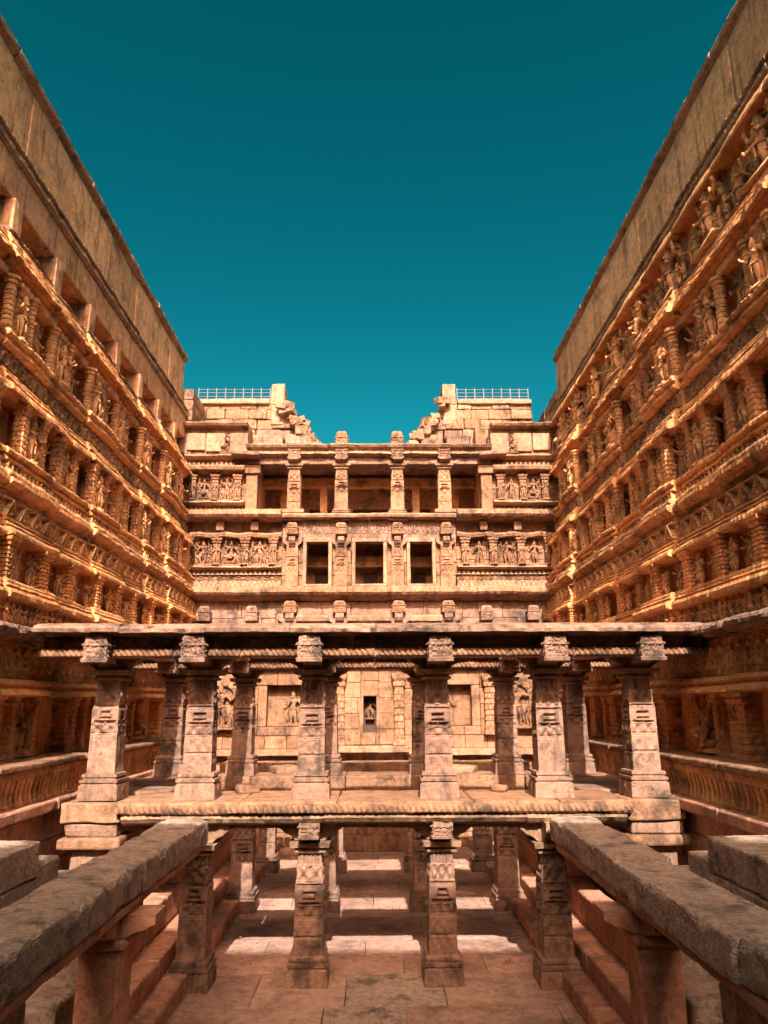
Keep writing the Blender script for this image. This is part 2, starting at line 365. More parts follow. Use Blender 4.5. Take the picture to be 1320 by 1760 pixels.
# ---- columns
def column(name, prof, carve=None, nu=12, dz=0.03):
    S = []
    for a, b in zip(prof[:-1], prof[1:]):
        n = max(1, int(abs(b[0] - a[0]) / dz))
        for i in range(n): S.append((a[0] + (b[0] - a[0]) * i / n, a[1] + (b[1] - a[1]) * i / n))
    S.append(prof[-1]); U = np.linspace(-1, 1, nu + 1); V = []; F = []
    for k in range(4):
        c, s = ((1, 0), (0, 1), (-1, 0), (0, -1))[k]; base = len(V)
        for z, hw in S:
            for u in U:
                d = carve(u, z) * (1 - abs(u) ** 8) if carve else 0
                x, y = u * hw, -hw - d
                V.append((c * x - s * y, s * x + c * y, z))
        st = nu + 1
        for j in range(len(S) - 1):
            for i in range(nu):
                a = base + j * st + i; F.append((a, a + 1, a + st + 1, a + st))
    for z, hw, fl in ((S[0][0], S[0][1], 1), (S[-1][0], S[-1][1], 0)):
        b = len(V); V += [(-hw, -hw, z), (hw, -hw, z), (hw, hw, z), (-hw, hw, z)]
        F.append((b, b + 3, b + 2, b + 1) if fl else (b, b + 1, b + 2, b + 3))
    return pym(name, V, F)
def carver(v):
    rn = random.Random(v); f1, f2, z0 = rn.choice((6.3, 9.5, 7.6)), rn.choice((34, 44, 52)), rn.uniform(-.05, .05)
    def carve_pil(u, z):
        z -= z0; d = 0.012 * noise.noise(Vector((u * 2.2 + v * 7, z * 5, v)))
        if 1.02 < z < 1.08: d -= 0.02
        if 1.48 < z < 1.545: d -= 0.05
        if 1.30 < z < 1.44 and abs(u) < 0.5 - (z - 1.3) * (1.5 if v % 2 else 0): d -= 0.08 - (0.055 if 1.34 < z < 1.39 else 0)
        if 1.225 < z < 1.28 and 0.10 < abs(u) < 0.8: d -= 0.08 * min(1, (0.9 - abs(u)) * 3)
        if 1.06 < z < 1.21: d += 0.04 * math.sin(f1 * u + 1.57) * math.sin((z - 1.06) * f2 * .6) - 0.015
        if 1.58 < z < 1.80: d += 0.04 * math.cos(f1 * u) * math.sin((z - 1.58) * f2 * .7)
        if v > 1 and 0.55 < z < 0.95: d += 0.018 * math.cos(f1 * u) * math.sin((z - .55) * 23) + (-.03 if abs(z - .75) < .02 else 0)
        if 1.84 < z < 2.0: d += 0.02 * math.sin(16 * u)
        return d
    return carve_pil
SHP = [(0.44, 0.285), (1.02, 0.275), (1.5, 0.275), (1.54, 0.262), (1.56, 0.262), (1.58, 0.245), (1.80, 0.245), (1.82, 0.225), (2.02, 0.225)]
SHAFTS = [column('shaft', SHP, carver(v), 16, 0.02) for v in range(8)]; SHAFT = SHAFTS[0]
def carve_base(u, z):
    if 0.10 < z < 0.24 and abs(u) < 0.3: return 0.02 * math.cos(u * 9) * math.sin((z - 0.1) * 22)
    return 0.006 * math.sin(14 * u) if 0.28 < z < 0.34 else 0
BASE = column('base', [(0, 0.40), (0.24, 0.385), (0.25, 0.36), (0.28, 0.345), (0.285, 0.38), (0.33, 0.385), (0.335, 0.33), (0.37, 0.33), (0.375, 0.355), (0.42, 0.35), (0.44, 0.285)], carve_base, 12, 0.025)
CAPN = column('neck', [(1.99, 0.225), (2.0, 0.30), (2.04, 0.31), (2.05, 0.26), (2.08, 0.26), (2.09, 0.38), (2.17, 0.40)], None, 6)
def bracket_mesh(arm=0.62, th=0.2, h=0.34):
    V = []; F = []
    prof = [(0.2, 0), (0.30, 0.015), (0.36, 0.07), (0.42, 0.10), (0.50, 0.12), (0.56, 0.17), (arm, 0.20), (arm, h), (0, h), (0, 0)]
    for k in range(4):
        c, s = ((1, 0), (0, 1), (-1, 0), (0, -1))[k]; b = len(V); n = len(prof)
        for w in (-th, th):
            for o, z in prof:
                x, y = w, -o - 0.002 * k; V.append((c * x - s * y, s * x + c * y, z))
        for i in range(n):
            j = (i + 1) % n; F.append((b + i, b + j, b + n + j, b + n + i))
        F.append(tuple(b + i for i in range(n - 1, -1, -1))); F.append(tuple(b + n + i for i in range(n)))
    return pym('bracket', V, F)
BRACK = bracket_mesh()
def stub_mesh(w=0.5, h=0.42, d=0.4):
    hw = w / 2
    def cv(u, z): return 0.035 * orn(np.array(u * 0.25), np.array(z), 42, 1.0).item() if 0.07 < z < h - 0.06 else 0
    return column('stub', [(0, hw * .95), (0.05, hw), (0.06, hw * .86), (h * .55, hw * .86), (h * .57, hw * .97), (h * .64, hw * .97), (h * .66, hw * .8), (h * .86, hw * .78), (h, hw * .55)], cv, 14, 0.022)
STUB = stub_mesh()
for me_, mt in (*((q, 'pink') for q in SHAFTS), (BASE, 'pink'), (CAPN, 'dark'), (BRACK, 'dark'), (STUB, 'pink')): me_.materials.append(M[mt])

def pilaster_mesh(h, hw, sd=0):
    n = 7; rn = random.Random(sd); prof = [(0, hw * 1.25), (0.07 * h, hw * 1.2), (0.075 * h, hw * 0.95), (0.12 * h, hw * 1.1), (0.13 * h, hw * .85)]
    z = 0.13
    for i in range(n):
        z2 = z + 0.66 / n; prof += [(z * h, hw * .85), ((z + 0.012) * h, hw * 0.98), ((z2 - 0.02) * h, hw * rn.uniform(.85, 1.0)), ((z2 - .015) * h, hw * .8)]; z = z2
    prof += [(0.80 * h, hw * .85), (0.82 * h, hw * 1.15), (0.87 * h, hw * 1.2), (0.88 * h, hw * 1.0), (0.93 * h, hw * 1.4), (h, hw * 1.5)]
    cv = lambda u, z: 0.12 * hw * math.sin(6.3 * u + 1.6) * math.sin(z * 34 / h)
    return column('pilaster', prof, cv, 8, 0.03)
def round_mesh(h, r, sd=0):
    rn = random.Random(sd); prof = [(0, r * 1.3), (.06, r * 1.3), (.065, r), (.12, r * 1.2), (.14, r * .85)]
    z = .14
    while z < .8:
        z2 = z + rn.uniform(.05, .11); prof += [(z, r * .82), (z + .01, r), (z2 - .01, r * rn.uniform(.9, 1.05)), (z2, r * .82)]; z = z2
    prof += [(.86, r * .9), (.88, r * 1.25), (.93, r * 1.1), (.95, r * 1.5), (1, r * 1.55)]
    V = []; F = []; n = 12
    for z, q in prof:
        for i in range(n): a = i * 2 * math.pi / n; V.append((q * math.cos(a), q * math.sin(a), z * h))
    for j in range(len(prof) - 1):
        for i in range(n): F.append((j * n + i, j * n + (i + 1) % n, (j + 1) * n + (i + 1) % n, (j + 1) * n + i))
    F.append(tuple(range((len(prof) - 1) * n, len(prof) * n)))
    return pym('colonnette', V, F)

# ---------------------------------------------------------------- setting: floor and surrounding ground
FZ = -4.42
floor = bx('floor', None, -5.9, 5.9, 3.0, 33.0, FZ - 0.6, FZ - 0.05, 'void', res=2.0, amp=0.0, r=0.01)
floor['kind'] = 'structure'
fl_off = (floor.location.x, floor.location.y, floor.location.z)
y = 8.0; rowi = 0
while y < 26.0:
    d = random.uniform(0.9, 1.5); x = -3.05 + random.uniform(-0.9, 0.0)
    while x < 3.05:
        w = random.uniform(1.2, 2.6); x1 = min(x + w, 3.3)
        me = rbox(x1 - x - 0.006, d - 0.006, 0.12, 0.3, 0.006, 0.010, 2.2)
        o = link('paving_slab', me, floor, ((x + x1) / 2 - fl_off[0], y + d / 2 - fl_off[1], FZ - 0.125 + random.uniform(0, 0.012) - fl_off[2]),
                 mat='grey' if (x < 0.3 < x1 and 11.3 < y < 13.2) else 'floor', rot=(random.uniform(-.003, .003), random.uniform(-.003, .003), random.uniform(-.006, .006)))
        x = x1
    y += d
g = 600
gv = [(-g, -g), (g, -g), (g, g), (-g, g), (-9.2, -26), (9.2, -26), (9.2, 37), (-9.2, 37)]
ground = link('ground', pym('ground', [(a, b, 12.2) for a, b in gv], [(0, 1, 5, 4), (1, 2, 6, 5), (2, 3, 7, 6), (3, 0, 4, 7)]), mat='red', kind='structure')

# ---------------------------------------------------------------- the two carved side walls
def wave(bay, amp, ph=0.0):
    return lambda t: amp * (0.5 - 0.5 * math.cos(2 * math.pi * (t + ph)))
def side_wall(name, label, left):
    Y0, Y1 = 6.4, 26.1; L = Y1 - Y0
    rnd = random.Random(1 if left else 2)
    if left: root = empty(name, (-7.2, Y0, 0), R(90), label, 'wall'); S = lambda Y: Y - Y0
    else: root = empty(name, (6.91, Y1, 0), R(-90), label, 'wall'); S = lambda Y: Y1 - Y
    # solid stepped core
    core = [(0.02, 12.4), (0.02, 10.2), (0.16, 10.2), (0.16, 9.42), (-0.25, 9.42), (-0.25, 8.45), (0.06, 8.45), (0.06, 6.4), (0.50, 6.4), (0.50, 5.6), (0.36, 5.3), (0.36, 4.25), (0.76, 4.25), (0.78, 3.6), (0.86, 3.55), (0.86, 2.8), (0.68, 2.7), (0.68, 2.0), (1.04, 1.95), (1.04, 0.36), (0.72, 0.30), (0.72, -0.95), (1.5, -0.95), (1.42, -1.6), (1.42, FZ)]
    V = []; F = []; n = len(core)
    for xx in (0, L):
        for o, z in core: V.append((xx, -o, z))
    b = len(V); V += [(0, 1.6, 12.4), (0, 1.6, FZ), (L, 1.6, 12.4), (L, 1.6, FZ)]
    for i in range(n - 1): F.append((i, i + 1, n + i + 1, n + i))
    F.append((0, n, b + 2, b)); F.append(tuple([b] + [b + 1] + list(range(n - 1, -1, -1)))); F.append(tuple([b + 3, b + 2] + list(range(n, 2 * n))))
    link('wall_core', pym('core', V, F), root, mat='wall')
    NB = 10; BL = L / NB; OFF = [rnd.choice((0.0, 0.06, 0.15)) for _ in range(NB)]
    for i in range(1, NB):
        if OFF[i] == OFF[i - 1]: OFF[i] = {0.0: 0.15, 0.06: 0.0, 0.15: 0.04}[OFF[i]]
    up = [p for p in core if 1.25 < p[1] < 8.5]; up = [(up[0][0], 8.44)] + up[1:] + [(1.04, 1.26)]
    for i in range(NB):                               # each bay stands forward by its own amount
        if OFF[i] == 0: continue
        V = []; F = []; n = len(up)
        for xx in (BL * i, BL * (i + 1)):
            for o, z in up: V.append((xx, -o - OFF[i], z))
        b = len(V); V += [(BL * i, .3, 8.44), (BL * i, .3, 1.26), (BL * (i + 1), .3, 8.44), (BL * (i + 1), .3, 1.26)]
        for j in range(n - 1): F.append((j, j + 1, n + j + 1, n + j))
        F.append((0, n, b + 2, b)); F.append(tuple([b, b + 1] + list(range(n - 1, -1, -1)))); F.append(tuple([b + 3, b + 2] + list(range(n, 2 * n)))); F.append((n - 1, b + 1, b + 3, 2 * n - 1))
        link('bay_core', pym('bay', V, F), root, mat='wall')
    def run(nm, prof, mats, bay=1.9, amp=0.014, bul=0.0, drp=0.0, rag=0.02, nv=3, gap=0.012, dz=0.012, seg=0.09, dent=0.0):
        if nm in ('cornice', 'sill', 'moulding', 'eave_crest'): dent = 0.03; seg = 0.033
        if nm == 'eave': dent = 0.022; seg = 0.04
        k = NB; bl = L / k
        vs = [sweep(bl - gap, prof, seg, amp, wave(bl, bul) if bul else None, wave(bl, drp, 0.0) if drp else None, rag, dent=dent) for _ in range(nv)]
        for me in vs: me.materials.append(M[mats])
        for i in range(k):
            link(nm, rnd.choice(vs), root, (bl * (i + 0.5), rnd.uniform(-.015, .015), rnd.uniform(-dz, dz)), rot=(0, 0, rnd.uniform(-.004, .004)))
    def tiles(nm, meshes, z, o, mats, sx=1.0, sz=1.0, sy=1.0):
        k = int(round(L / sx))
        for me in meshes:
            if not me.materials: me.materials.append(M[mats])
        for i in range(k):
            ob = link(nm, rnd.choice(meshes), root, ((i + 0.5) * L / k, -o, z), (L / k * 1.0, sy, sz))
            if ob.data.materials[0] != M[mats]:
                ob.material_slots[0].link = 'OBJECT'; ob.material_slots[0].material = M[mats]
    def figs(z, o, h, ys, pool, wsc=1.0, mats='wall', dep=1.3):
        for Y in ys:
            if rnd.random() < .04 and h < 1.25: continue
            me = rnd.choice(pool); sc = h * rnd.uniform(.92, 1.0)
            if not me.materials: me.materials.append(M[mats])
            link('figure', me, root, (S(Y) + rnd.uniform(-.04, .04), -o, z), (sc * wsc, sc * dep, sc), (0, rnd.uniform(-.03, .03), rnd.uniform(-.12, .12)))
    # parapet: coping stones and big plain slabs
    run('coping_stone', [(-1.4, 12.62), (0.20, 12.62), (0.23, 12.57), (0.22, 12.46), (0.12, 12.40), (0.12, 12.35), (-0.1, 12.34)], 'dark', 1.5, 0.02, rag=0.05)
    x = 0.0
    while x < L - 0.05:
        w = min(rnd.uniform(1.5, 2.8), L - x); w = L - x if L - x - w < 0.7 else w
        bx('wall_slab', root, x + 0.008, x + w - 0.008, -0.09 - rnd.uniform(0, .03), 0.3, 10.5, 12.36, 'wallsoft', 0.4, 0.012, 0.02, 1.2); x += w
    run('moulding', [(-.1, 10.58), (0.30, 10.57), (0.35, 10.50), (0.33, 10.46), (0.27, 10.44), (0.27, 10.38), (0.34, 10.36), (0.34, 10.27), (0.28, 10.21), (-.1, 10.2)], 'dark', 1.9)
    if left:
        x = 0.0
        while x < L - 0.05:
            w = min(rnd.uniform(1.8, 2.2), L - x); w = L - x if L - x - w < 0.8 else w
            bx('lintel', root, x + 0.006, x + w - 0.006, -0.27, 0.1, 9.42, 10.2, 'wallsoft', 0.4, 0.012, 0.025); x += w
        for i in range(9):
            Y = 8.85 + 1.98 * i
            bx('post', root, S(Y) - 0.19, S(Y) + 0.19, -0.34, 0.1, 8.42, 9.43, 'wallsoft', 0.2, 0.012, 0.03)
            bx('sunk_panel', root, S(Y) + 0.5 - (0 if left else 1), S(Y) + 1.4 - (0 if left else 1), 0.12, 0.3, 8.5, 9.25, 'wall', 0.3, 0.01, 0.02)
    else:
        run('upper_eave', [(-.1, 10.2), (0.30, 10.2), (0.36, 10.14), (0.44, 10.0), (0.50, 9.86), (0.50, 9.80), (0.42, 9.80), (0.2, 9.84), (0, 9.86)], 'eave', 1.98, 0.02, 0.06, 0.06, 0.06)
        for i in range(9):
            Y = 8.85 + 1.98 * i
            figs(8.5, 0.24, 1.36, [Y], FIG, 1.05, dep=1.35)
            figs(8.5, 0.12, 1.26, [Y + 0.99], FIGN, 1.3, dep=1.3)
            bx('panel', root, S(Y) - 0.42, S(Y) + 0.42, -0.22, 0.3, 8.44, 9.84, 'wall', 0.3, 0.012, 0.03)
    # eave, row one
    run('eave', [(-.1, 8.50), (0.40, 8.48), (0.45, 8.43), (0.45, 8.38), (0.50, 8.29), (0.47, 8.27), (0.47, 8.23), (0.54, 8.20), (0.58, 8.12), (0.56, 8.10), (0.62, 8.04), (0.64, 7.96), (0.58, 7.94), (0.50, 7.98), (0.46, 7.90), (0.30, 7.84), (0.30, 7.78), (0.05, 7.76)], 'eave', 1.98, 0.02, 0.06, 0.08, 0.07, 4)
    run('eave_crest', [(0.0, 8.60), (0.38, 8.58), (0.42, 8.53), (0.36, 8.47), (0, 8.46)], 'dark', 1.98, 0.03, 0.03, rag=0.08)
    pm = [round_mesh(1.16, 0.105, i) for i in range(3)]; pq = [pilaster_mesh(1.16, 0.15, i) for i in range(2)]
    for m_ in pm + pq: m_.materials.append(M['wall'])
    for i in range(9):
        Y = 8.0 + 1.98 * i
        for dy, ms, o in ((-0.58, pm, 0.46), (0.58, pm, 0.46), (0.99, pq, 0.36)):
            link('colonnette' if ms is pm else 'pilaster', rnd.choice(ms), root, (S(Y + dy), -o, 6.5))
        figs(6.52, 0.18, 1.18, [Y], FIG, 1.0, dep=1.2); figs(6.52, 0.46, 1.08, [Y + 0.99], FIGN, 1.1, dep=1.0)
        if i % 2: bx('bay_panel', root, S(Y + .99) - .2, S(Y + .99) + .2, -.53, -.1, 6.5, 7.66, 'wall', .25, .012, .02); figs(6.52, .53, 1.0, [Y + .99], FIGN, 1.1, dep=.9)
        bx('niche_lintel', root, S(Y) - 0.5, S(Y) + 0.5, -0.50, -0.05, 7.64, 7.80, 'wall', 0.25, 0.012, 0.02)
    run('sill', [(0, 6.52), (0.64, 6.52), (0.67, 6.47), (0.65, 6.42), (0.58, 6.40), (0.58, 6.36), (0.64, 6.33), (0.64, 6.27), (0.56, 6.22), (0.2, 6.2)], 'wall', 1.98, 0.02, 0.04, rag=0.05)
    tiles('frieze_panel', FR_FIL, 5.76, 0.52, 'umber', 1.0, 1.06, 1.5)
    run('eave', [(0.3, 5.80), (0.64, 5.78), (0.68, 5.73), (0.68, 5.69), (0.73, 5.62), (0.70, 5.60), (0.70, 5.56), (0.78, 5.53), (0.82, 5.48), (0.85, 5.43), (0.86, 5.36), (0.80, 5.34), (0.72, 5.38), (0.66, 5.32), (0.5, 5.30), (0.3, 5.28)], 'eave', 1.75, 0.02, 0.05, 0.07, 0.07, 4)
    # row two
    pm = [pilaster_mesh(1.04, 0.105, 5 + i) for i in range(3)]; rm = [round_mesh(1.04, 0.11, 8 + i) for i in range(2)]
    for m_ in pm + rm: m_.materials.append(M['wall'])
    for i in range(11):
        Y = 7.3 + 1.75 * i
        link('pilaster', rnd.choice(pm), root, (S(Y - 0.49), -0.71, 4.28)); link('pilaster', rnd.choice(pm), root, (S(Y + 0.49), -0.71, 4.28))
        figs(4.30, 0.46, 1.02, [Y], FIG, 1.0, dep=1.2); figs(4.30, 0.66, 0.95, [Y + 0.875], FIGN, 1.15, dep=1)
        pass
        bx('side_panel', root, S(Y + 0.875) - 0.2, S(Y + 0.875) + 0.2, -(0.73 if i % 2 else 0.64), -0.4, 4.28, 5.3, 'wall', 0.3, 0.01, 0.02)
        if i % 2: figs(4.30, 0.73, 0.92, [Y + 0.875], FIGN, 1.1, dep=.9)
    run('sill', [(0.4, 4.30), (0.86, 4.30), (0.91, 4.25), (0.90, 4.20), (0.83, 4.18), (0.83, 4.14), (0.88, 4.11), (0.88, 4.07), (0.8, 4.05), (0.5, 4.05)], 'eave', 1.75, 0.02, 0.03, rag=0.05)
    tiles('petal_row', FR_PET, 3.86, 0.79, 'wall', 1.0, 1.0, 1.6)
    run('cornice', [(0.5, 3.90), (0.94, 3.89), (0.97, 3.84), (0.97, 3.81), (0.93, 3.80), (0.93, 3.77), (1.03, 3.75), (1.04, 3.68), (0.98, 3.62), (0.93, 3.61), (0.93, 3.56), (0.6, 3.53)], 'wall', 1.75, 0.018, 0.02, rag=0.05)
    tiles('frieze_panel', FR_TRI, 3.06, 0.88, 'wall', 1.0, 1.0, 1.9)
    run('cornice', [(0.6, 3.08), (0.97, 3.07), (0.99, 3.02), (0.96, 3.00), (1.00, 2.97), (1.03, 2.93), (0.99, 2.925), (0.99, 2.895), (1.07, 2.88), (1.11, 2.82), (1.11, 2.77), (1.04, 2.74), (0.9, 2.73), (0.6, 2.72)], 'eave', 1.65, 0.012, 0.0, rag=0.03)
    # row three
    pm = [pilaster_mesh(0.74, 0.12, 15 + i) for i in range(3)]
    for m_ in pm: m_.materials.append(M['eave'])
    i = 0; Y = 7.0
    while Y < 25.9:
        link('pilaster', rnd.choice(pm), root, (S(Y), -0.96, 2.0), (1.1, 1.0, 1)); 
        figs(2.01, 0.80, 0.73, [Y + 0.50], FIG, 1.15, dep=1.3); figs(2.01, 0.88, 0.68, [Y + 1.04], FIGN, 1.3, dep=1.3)
        link('colonnette', RN3[i % 2], root, (S(Y + 0.80), -0.80, 2.0)) if False else None
        Y += 1.38; i += 1
    run('cornice', [(0.6, 2.04), (1.10, 2.03), (1.13, 1.99), (1.13, 1.95), (1.16, 1.92), (1.12, 1.91), (1.12, 1.88), (1.20, 1.86), (1.23, 1.80), (1.22, 1.73), (1.14, 1.71), (1.05, 1.70), (0.8, 1.69)], 'eave', 1.65, 0.012, 0.0, rag=0.03)
    Y = 9.5
    while Y < 26:                                    # row of little dancers under the lowest cornice
        sc = rnd.uniform(.40, .44); link('dancer', rnd.choice(FIGN), root, (S(Y), -1.06, 1.27), (sc * 1.15, sc * 1.4, sc), (0, rnd.uniform(-.06, .06), rnd.uniform(-.2, .2))); Y += rnd.uniform(.19, .24)
    tiles('frieze_panel', FR_FIG, 1.25, 1.035, 'wall', 0.9, 1.0, 0.8)
    run('eave', [(0.8, 1.32), (1.30, 1.30), (1.44, 1.25), (1.48, 1.20), (1.47, 1.14), (1.38, 1.13), (1.3, 1.16), (1.2, 1.10), (0.9, 1.10)], 'pink', 1.4, 0.025, rag=0.10)
    tiles('frieze_panel', FR_FIL, 0.42, 1.06, 'wall', 1.0, 1.46, 2.0)
    run('moulding', [(0.7, 0.44), (1.22, 0.43), (1.28, 0.36), (1.20, 0.30), (1.32, 0.24), (1.34, 0.18), (1.1, 0.16), (0.7, 0.15)], 'eave', 1.6, 0.015, rag=0.04)
    # gallery with tall figures over the ledge
    bigp = [pilaster_mesh(1.10, 0.17, 30 + i) for i in range(2)]
    for m_ in bigp: m_.materials.append(M['wall'])
    for j in range(6):
        Y = 7.5 + 3.36 * j
        figs(-0.88, 0.78, 1.06, [Y], FIG, 0.9, dep=1.3)
        for dy in (-0.42, 0.42): link('colonnette', bigp[0], root, (S(Y + dy), -0.80, -0.90), (0.55, 0.55, 1))
        link('pilaster', bigp[1], root, (S(Y + 1.75), -0.84, -0.90)); link('pilaster', bigp[0], root, (S(Y + 2.2), -0.80, -0.90), (.8, .8, 1))
        bx('wall_slab', root, S(Y + 0.95) - 0.42, S(Y + 0.95) + 0.42, -0.76, -0.5, -0.92, 0.2, 'eave', 0.4, 0.01, 0.02)  # brighter eave colour makes up for the weak light in the gallery
    x = 0.0
    while x < L - 0.05:
        w = min(rnd.uniform(1.3, 2.4), L - x); w = L - x if L - x - w < 0.6 else w
        bx('ledge_slab', root, x + .006, x + w - .006, -1.70 - rnd.uniform(0, .04), -0.6, -1.0, -0.89 + rnd.uniform(-.01, .01), 'pale', 0.16, 0.012, 0.03, 2.0)
        bx('rail', root, x + .006, x + w - .006, -1.64, -1.30, -1.14, -1.003, 'wall', 0.25, 0.010, 0.025, 1.5)
        bx('bottom_rail', root, x + .006, x + w - .006, -1.78, -1.2, -1.74, -1.54, 'red', 0.25, 0.012, 0.04, 1.5); x += w
    bal = column('baluster', [(0, .058), (.05, .062), (.06, .045), (.17, .03), (.20, .028), (.34, .052), (.36, .06), (.41, .06)], None, 2); bal.materials.append(M['wall'])
    k = int((26 - 7.5) / 0.17)
    for i in range(k):
        link('baluster', bal, root, (S(7.5 + i * 0.17), -1.56 + rnd.uniform(-.01, .01), -1.545), (1, 1, 1), (0, 0, rnd.uniform(-.1, .1)))
    # plinth masonry
    z = FZ
    while z < -1.8:
        h = min(rnd.uniform(0.38, 0.5), -1.76 - z); x = 0.0 if h < .44 else -0.4
        while x < L:
            w = rnd.uniform(0.8, 1.7); x0 = max(0, x); x1 = min(L, x + w)
            if x1 - x0 > 0.15: bx('masonry_block', root, x0 + .006, x1 - .006, -1.52 - rnd.uniform(0, .03), -1.2, z + .005, z + h - .005, 'red', 0.5, 0.012, 0.02)
            x += w
        z += h
    for o in root.children:
        zz = o.location.z; nm = o.name.split('.')[0]
        if nm in ('figure', 'pilaster', 'colonnette', 'niche_lintel', 'side_panel', 'bay_panel', 'petal_row', 'dancer', 'frieze_panel') and 1.2 < zz < 8.4:
            o.location.y -= OFF[max(0, min(NB - 1, int(o.location.x / BL)))]
        elif nm in ('eave', 'eave_crest', 'sill', 'cornice') and min(v.co.z for v in o.data.vertices) > 1.3:
            o.location.y -= OFF[max(0, min(NB - 1, int(o.location.x / BL)))]
    return root
side_wall('carved_wall', 'tall tiered sandstone wall on the left with square posts below its plain parapet', True)
side_wall('carved_wall', 'tall tiered sandstone wall on the right with a statue row right below its parapet', False)

# ---------------------------------------------------------------- pillared pavilion in the middle
pav = empty('stone_pavilion', (0, 14, FZ), 0, 'two-storey open stone pavilion with carved pillars across the middle of the well', 'pavilion')
def put_pillar(x, yy, z, top=True):
    p = link('pillar', random.choice(SHAFTS), pav, (x, yy - 14, z - FZ), (.84 * random.uniform(.96, 1.04), .84 * random.uniform(.97, 1.03), 1), (random.uniform(-.006, .006), random.uniform(-.006, .006), random.choice((0, math.pi / 2, math.pi)) + random.uniform(-.02, .02)))
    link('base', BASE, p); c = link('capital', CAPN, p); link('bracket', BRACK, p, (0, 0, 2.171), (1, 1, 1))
    return p
def P(nm, x0, x1, y0, y1, z0, z1, mat, **k): return bx(nm, pav, x0, x1, y0 - 14, y1 - 14, z0 - FZ, z1 - FZ, mat, **k)
PX = (-4.72, -3.08, -1.11, 1.11, 3.08, 4.72)
UF = -1.57; LY = 18.5
for yy in (14.0, LY):
    for x in PX: put_pillar(x, yy, UF)
for yy in (14.0, LY, 22.5):
    for x in PX[1:5]: put_pillar(x * (0.965 if abs(x) > 2 else 1), yy - (0.2 if abs(x) > 2 and yy == 14 else 0), FZ)
def sweep_x(nm, prof, x0, x1, Y, z0, mat, bay, sd=0, **k):
    rn = random.Random(sd); n = max(1, int(round((x1 - x0) / bay))); b = (x1 - x0) / n
    for i in range(n):
        me = sweep(b - 0.002, prof, 0.05, 0.014, **k); link(nm, me, pav, (x0 + b * (i + .5), Y - 14 + rn.uniform(-.02, .02), z0 - FZ + rn.uniform(-.012, .012)), mat=mat, rot=(0, 0, rn.uniform(-.006, .006)))
def entab(yy, front):
    rn = random.Random(int(yy))
    xs = (-5.75,) + PX + (5.75,)
    for a, b in zip(xs[:-1], xs[1:]):
        P('lintel', a + .006, b - .006, yy - 0.26, yy + 0.26, 0.945, 1.14, 'pink', res=.2, amp=.012, r=.03)   # beam over the brackets
    # rope moulding and carved frieze in front of the beam
    for i in range(10):
        x = -5.2 + 1.155 * i
        o = link('rope_moulding', FR_ROPE[0], pav, (x, yy - 14 - 0.74, 0.80 - FZ), (1.15, 1.3, 1.0)); 
        o = link('frieze_panel', rn.choice(FR_FIL), pav, (x, yy - 14 - 0.62, 0.925 - FZ), (1.15, 1.6, 0.50))
        o.material_slots[0].link = 'OBJECT'; o.material_slots[0].material = M['pale']
    P('frieze_core', -5.75, 5.75, yy - 0.62, yy - 0.27, 0.938, 1.125, 'pale', res=1.0, amp=0, r=.005)
    for a, b in zip(xs[:-1], xs[1:]): P('lintel', a + .005, b - .005, yy - 0.73, yy - 0.265, 0.79, 0.935, 'pink', res=.15, amp=.012, r=.02)
    # eave with a ragged lip
    sweep_x('eave', [(0.0, 1.40), (0.40, 1.39), (0.80, 1.34), (0.96, 1.29), (0.98, 1.25), (0.97, 1.19), (0.90, 1.18), (0.70, 1.21), (0.50, 1.15), (0.0, 1.13)], -5.75, 5.75, yy - 0.16, 0.0, 'pink', 1.45, int(yy), rag=0.16)
    for a, b in zip(xs[:-1], xs[1:]):
        P('roof_slab', a + .006, b - .006, yy - 0.2, yy + 0.26, 1.145, 1.37, 'pink', res=.3, amp=.015, r=.04)
    for x in PX:
        link('carved_block', STUB, pav, (x, yy - 14 - 0.86, 0.70 - FZ), (0.9, 0.75, 1.15), (0, 0, rn.uniform(-.02, .02)))
entab(14.0, True); entab(LY, False)
for m_ in FR_ROPE: 
    if not m_.materials: m_.materials.append(M['pale'])
for x in PX:                     # beams from front row to rear row
    P('cross_beam', x - .2, x + .2, 14.27, LY - .27, 0.95, 1.13, 'red', res=.4, amp=.012, r=.03)
def storey_floor(yy, y0, y1, xw, front):
    rn = random.Random(int(yy * 3)); x = -xw
    while x < xw - .05:
        w = min(rn.uniform(1.4, 2.4), xw - x); w = xw - x if xw - x - w < .7 else w
        P('floor_slab', x + .006, x + w - .006, y0 + rn.uniform(-.03, .03), y1, UF - (0.20 if front else 0.36), UF + rn.uniform(-.008, .004), 'pale', res=.12 if front else .3, amp=.015, r=.03, chip=2.2); x += w
    n = int(2 * xw / 1.1); b = 2 * xw / n
    for i in range(n if front else 0): link('rope_moulding', FR_ROPE[0], pav, (-xw + b * (i + .5), y0 - 14 - 0.02, UF - 0.185 - FZ), (b, 1.0, 1.05))
    xs = (-4.3, -3.0, -1.11, 1.11, 3.0, 4.3)
    if front: sweep_x('hood', [(0, 0.0), (0.10, -0.01), (0.16, -0.06), (0.10, -0.13), (-0.1, -0.19), (-0.30, -0.2)], -xw + .1, xw - .1, y0 + .14, UF - 0.20, 'dark', 1.7, int(yy), rag=.12)
    for a, b in zip(xs[:-1], xs[1:]):
        P('lintel', a + .006, b - .006, yy - .26, yy + .26, UF - 0.44, UF - (0.21 if front else .37), 'red', res=.25, amp=.012, r=.03)
        P('frieze_panel_core', a + .1, b - .1, yy - .30, yy - .262, UF - 0.46, UF - (0.26 if front else .38), 'pink', res=.08, amp=.02, r=.015)
    for x in xs[1:5]: link('carved_block', STUB, pav, (x, yy - 14 - 0.36, UF - 0.60 - FZ), (0.72, 0.8, 0.75))
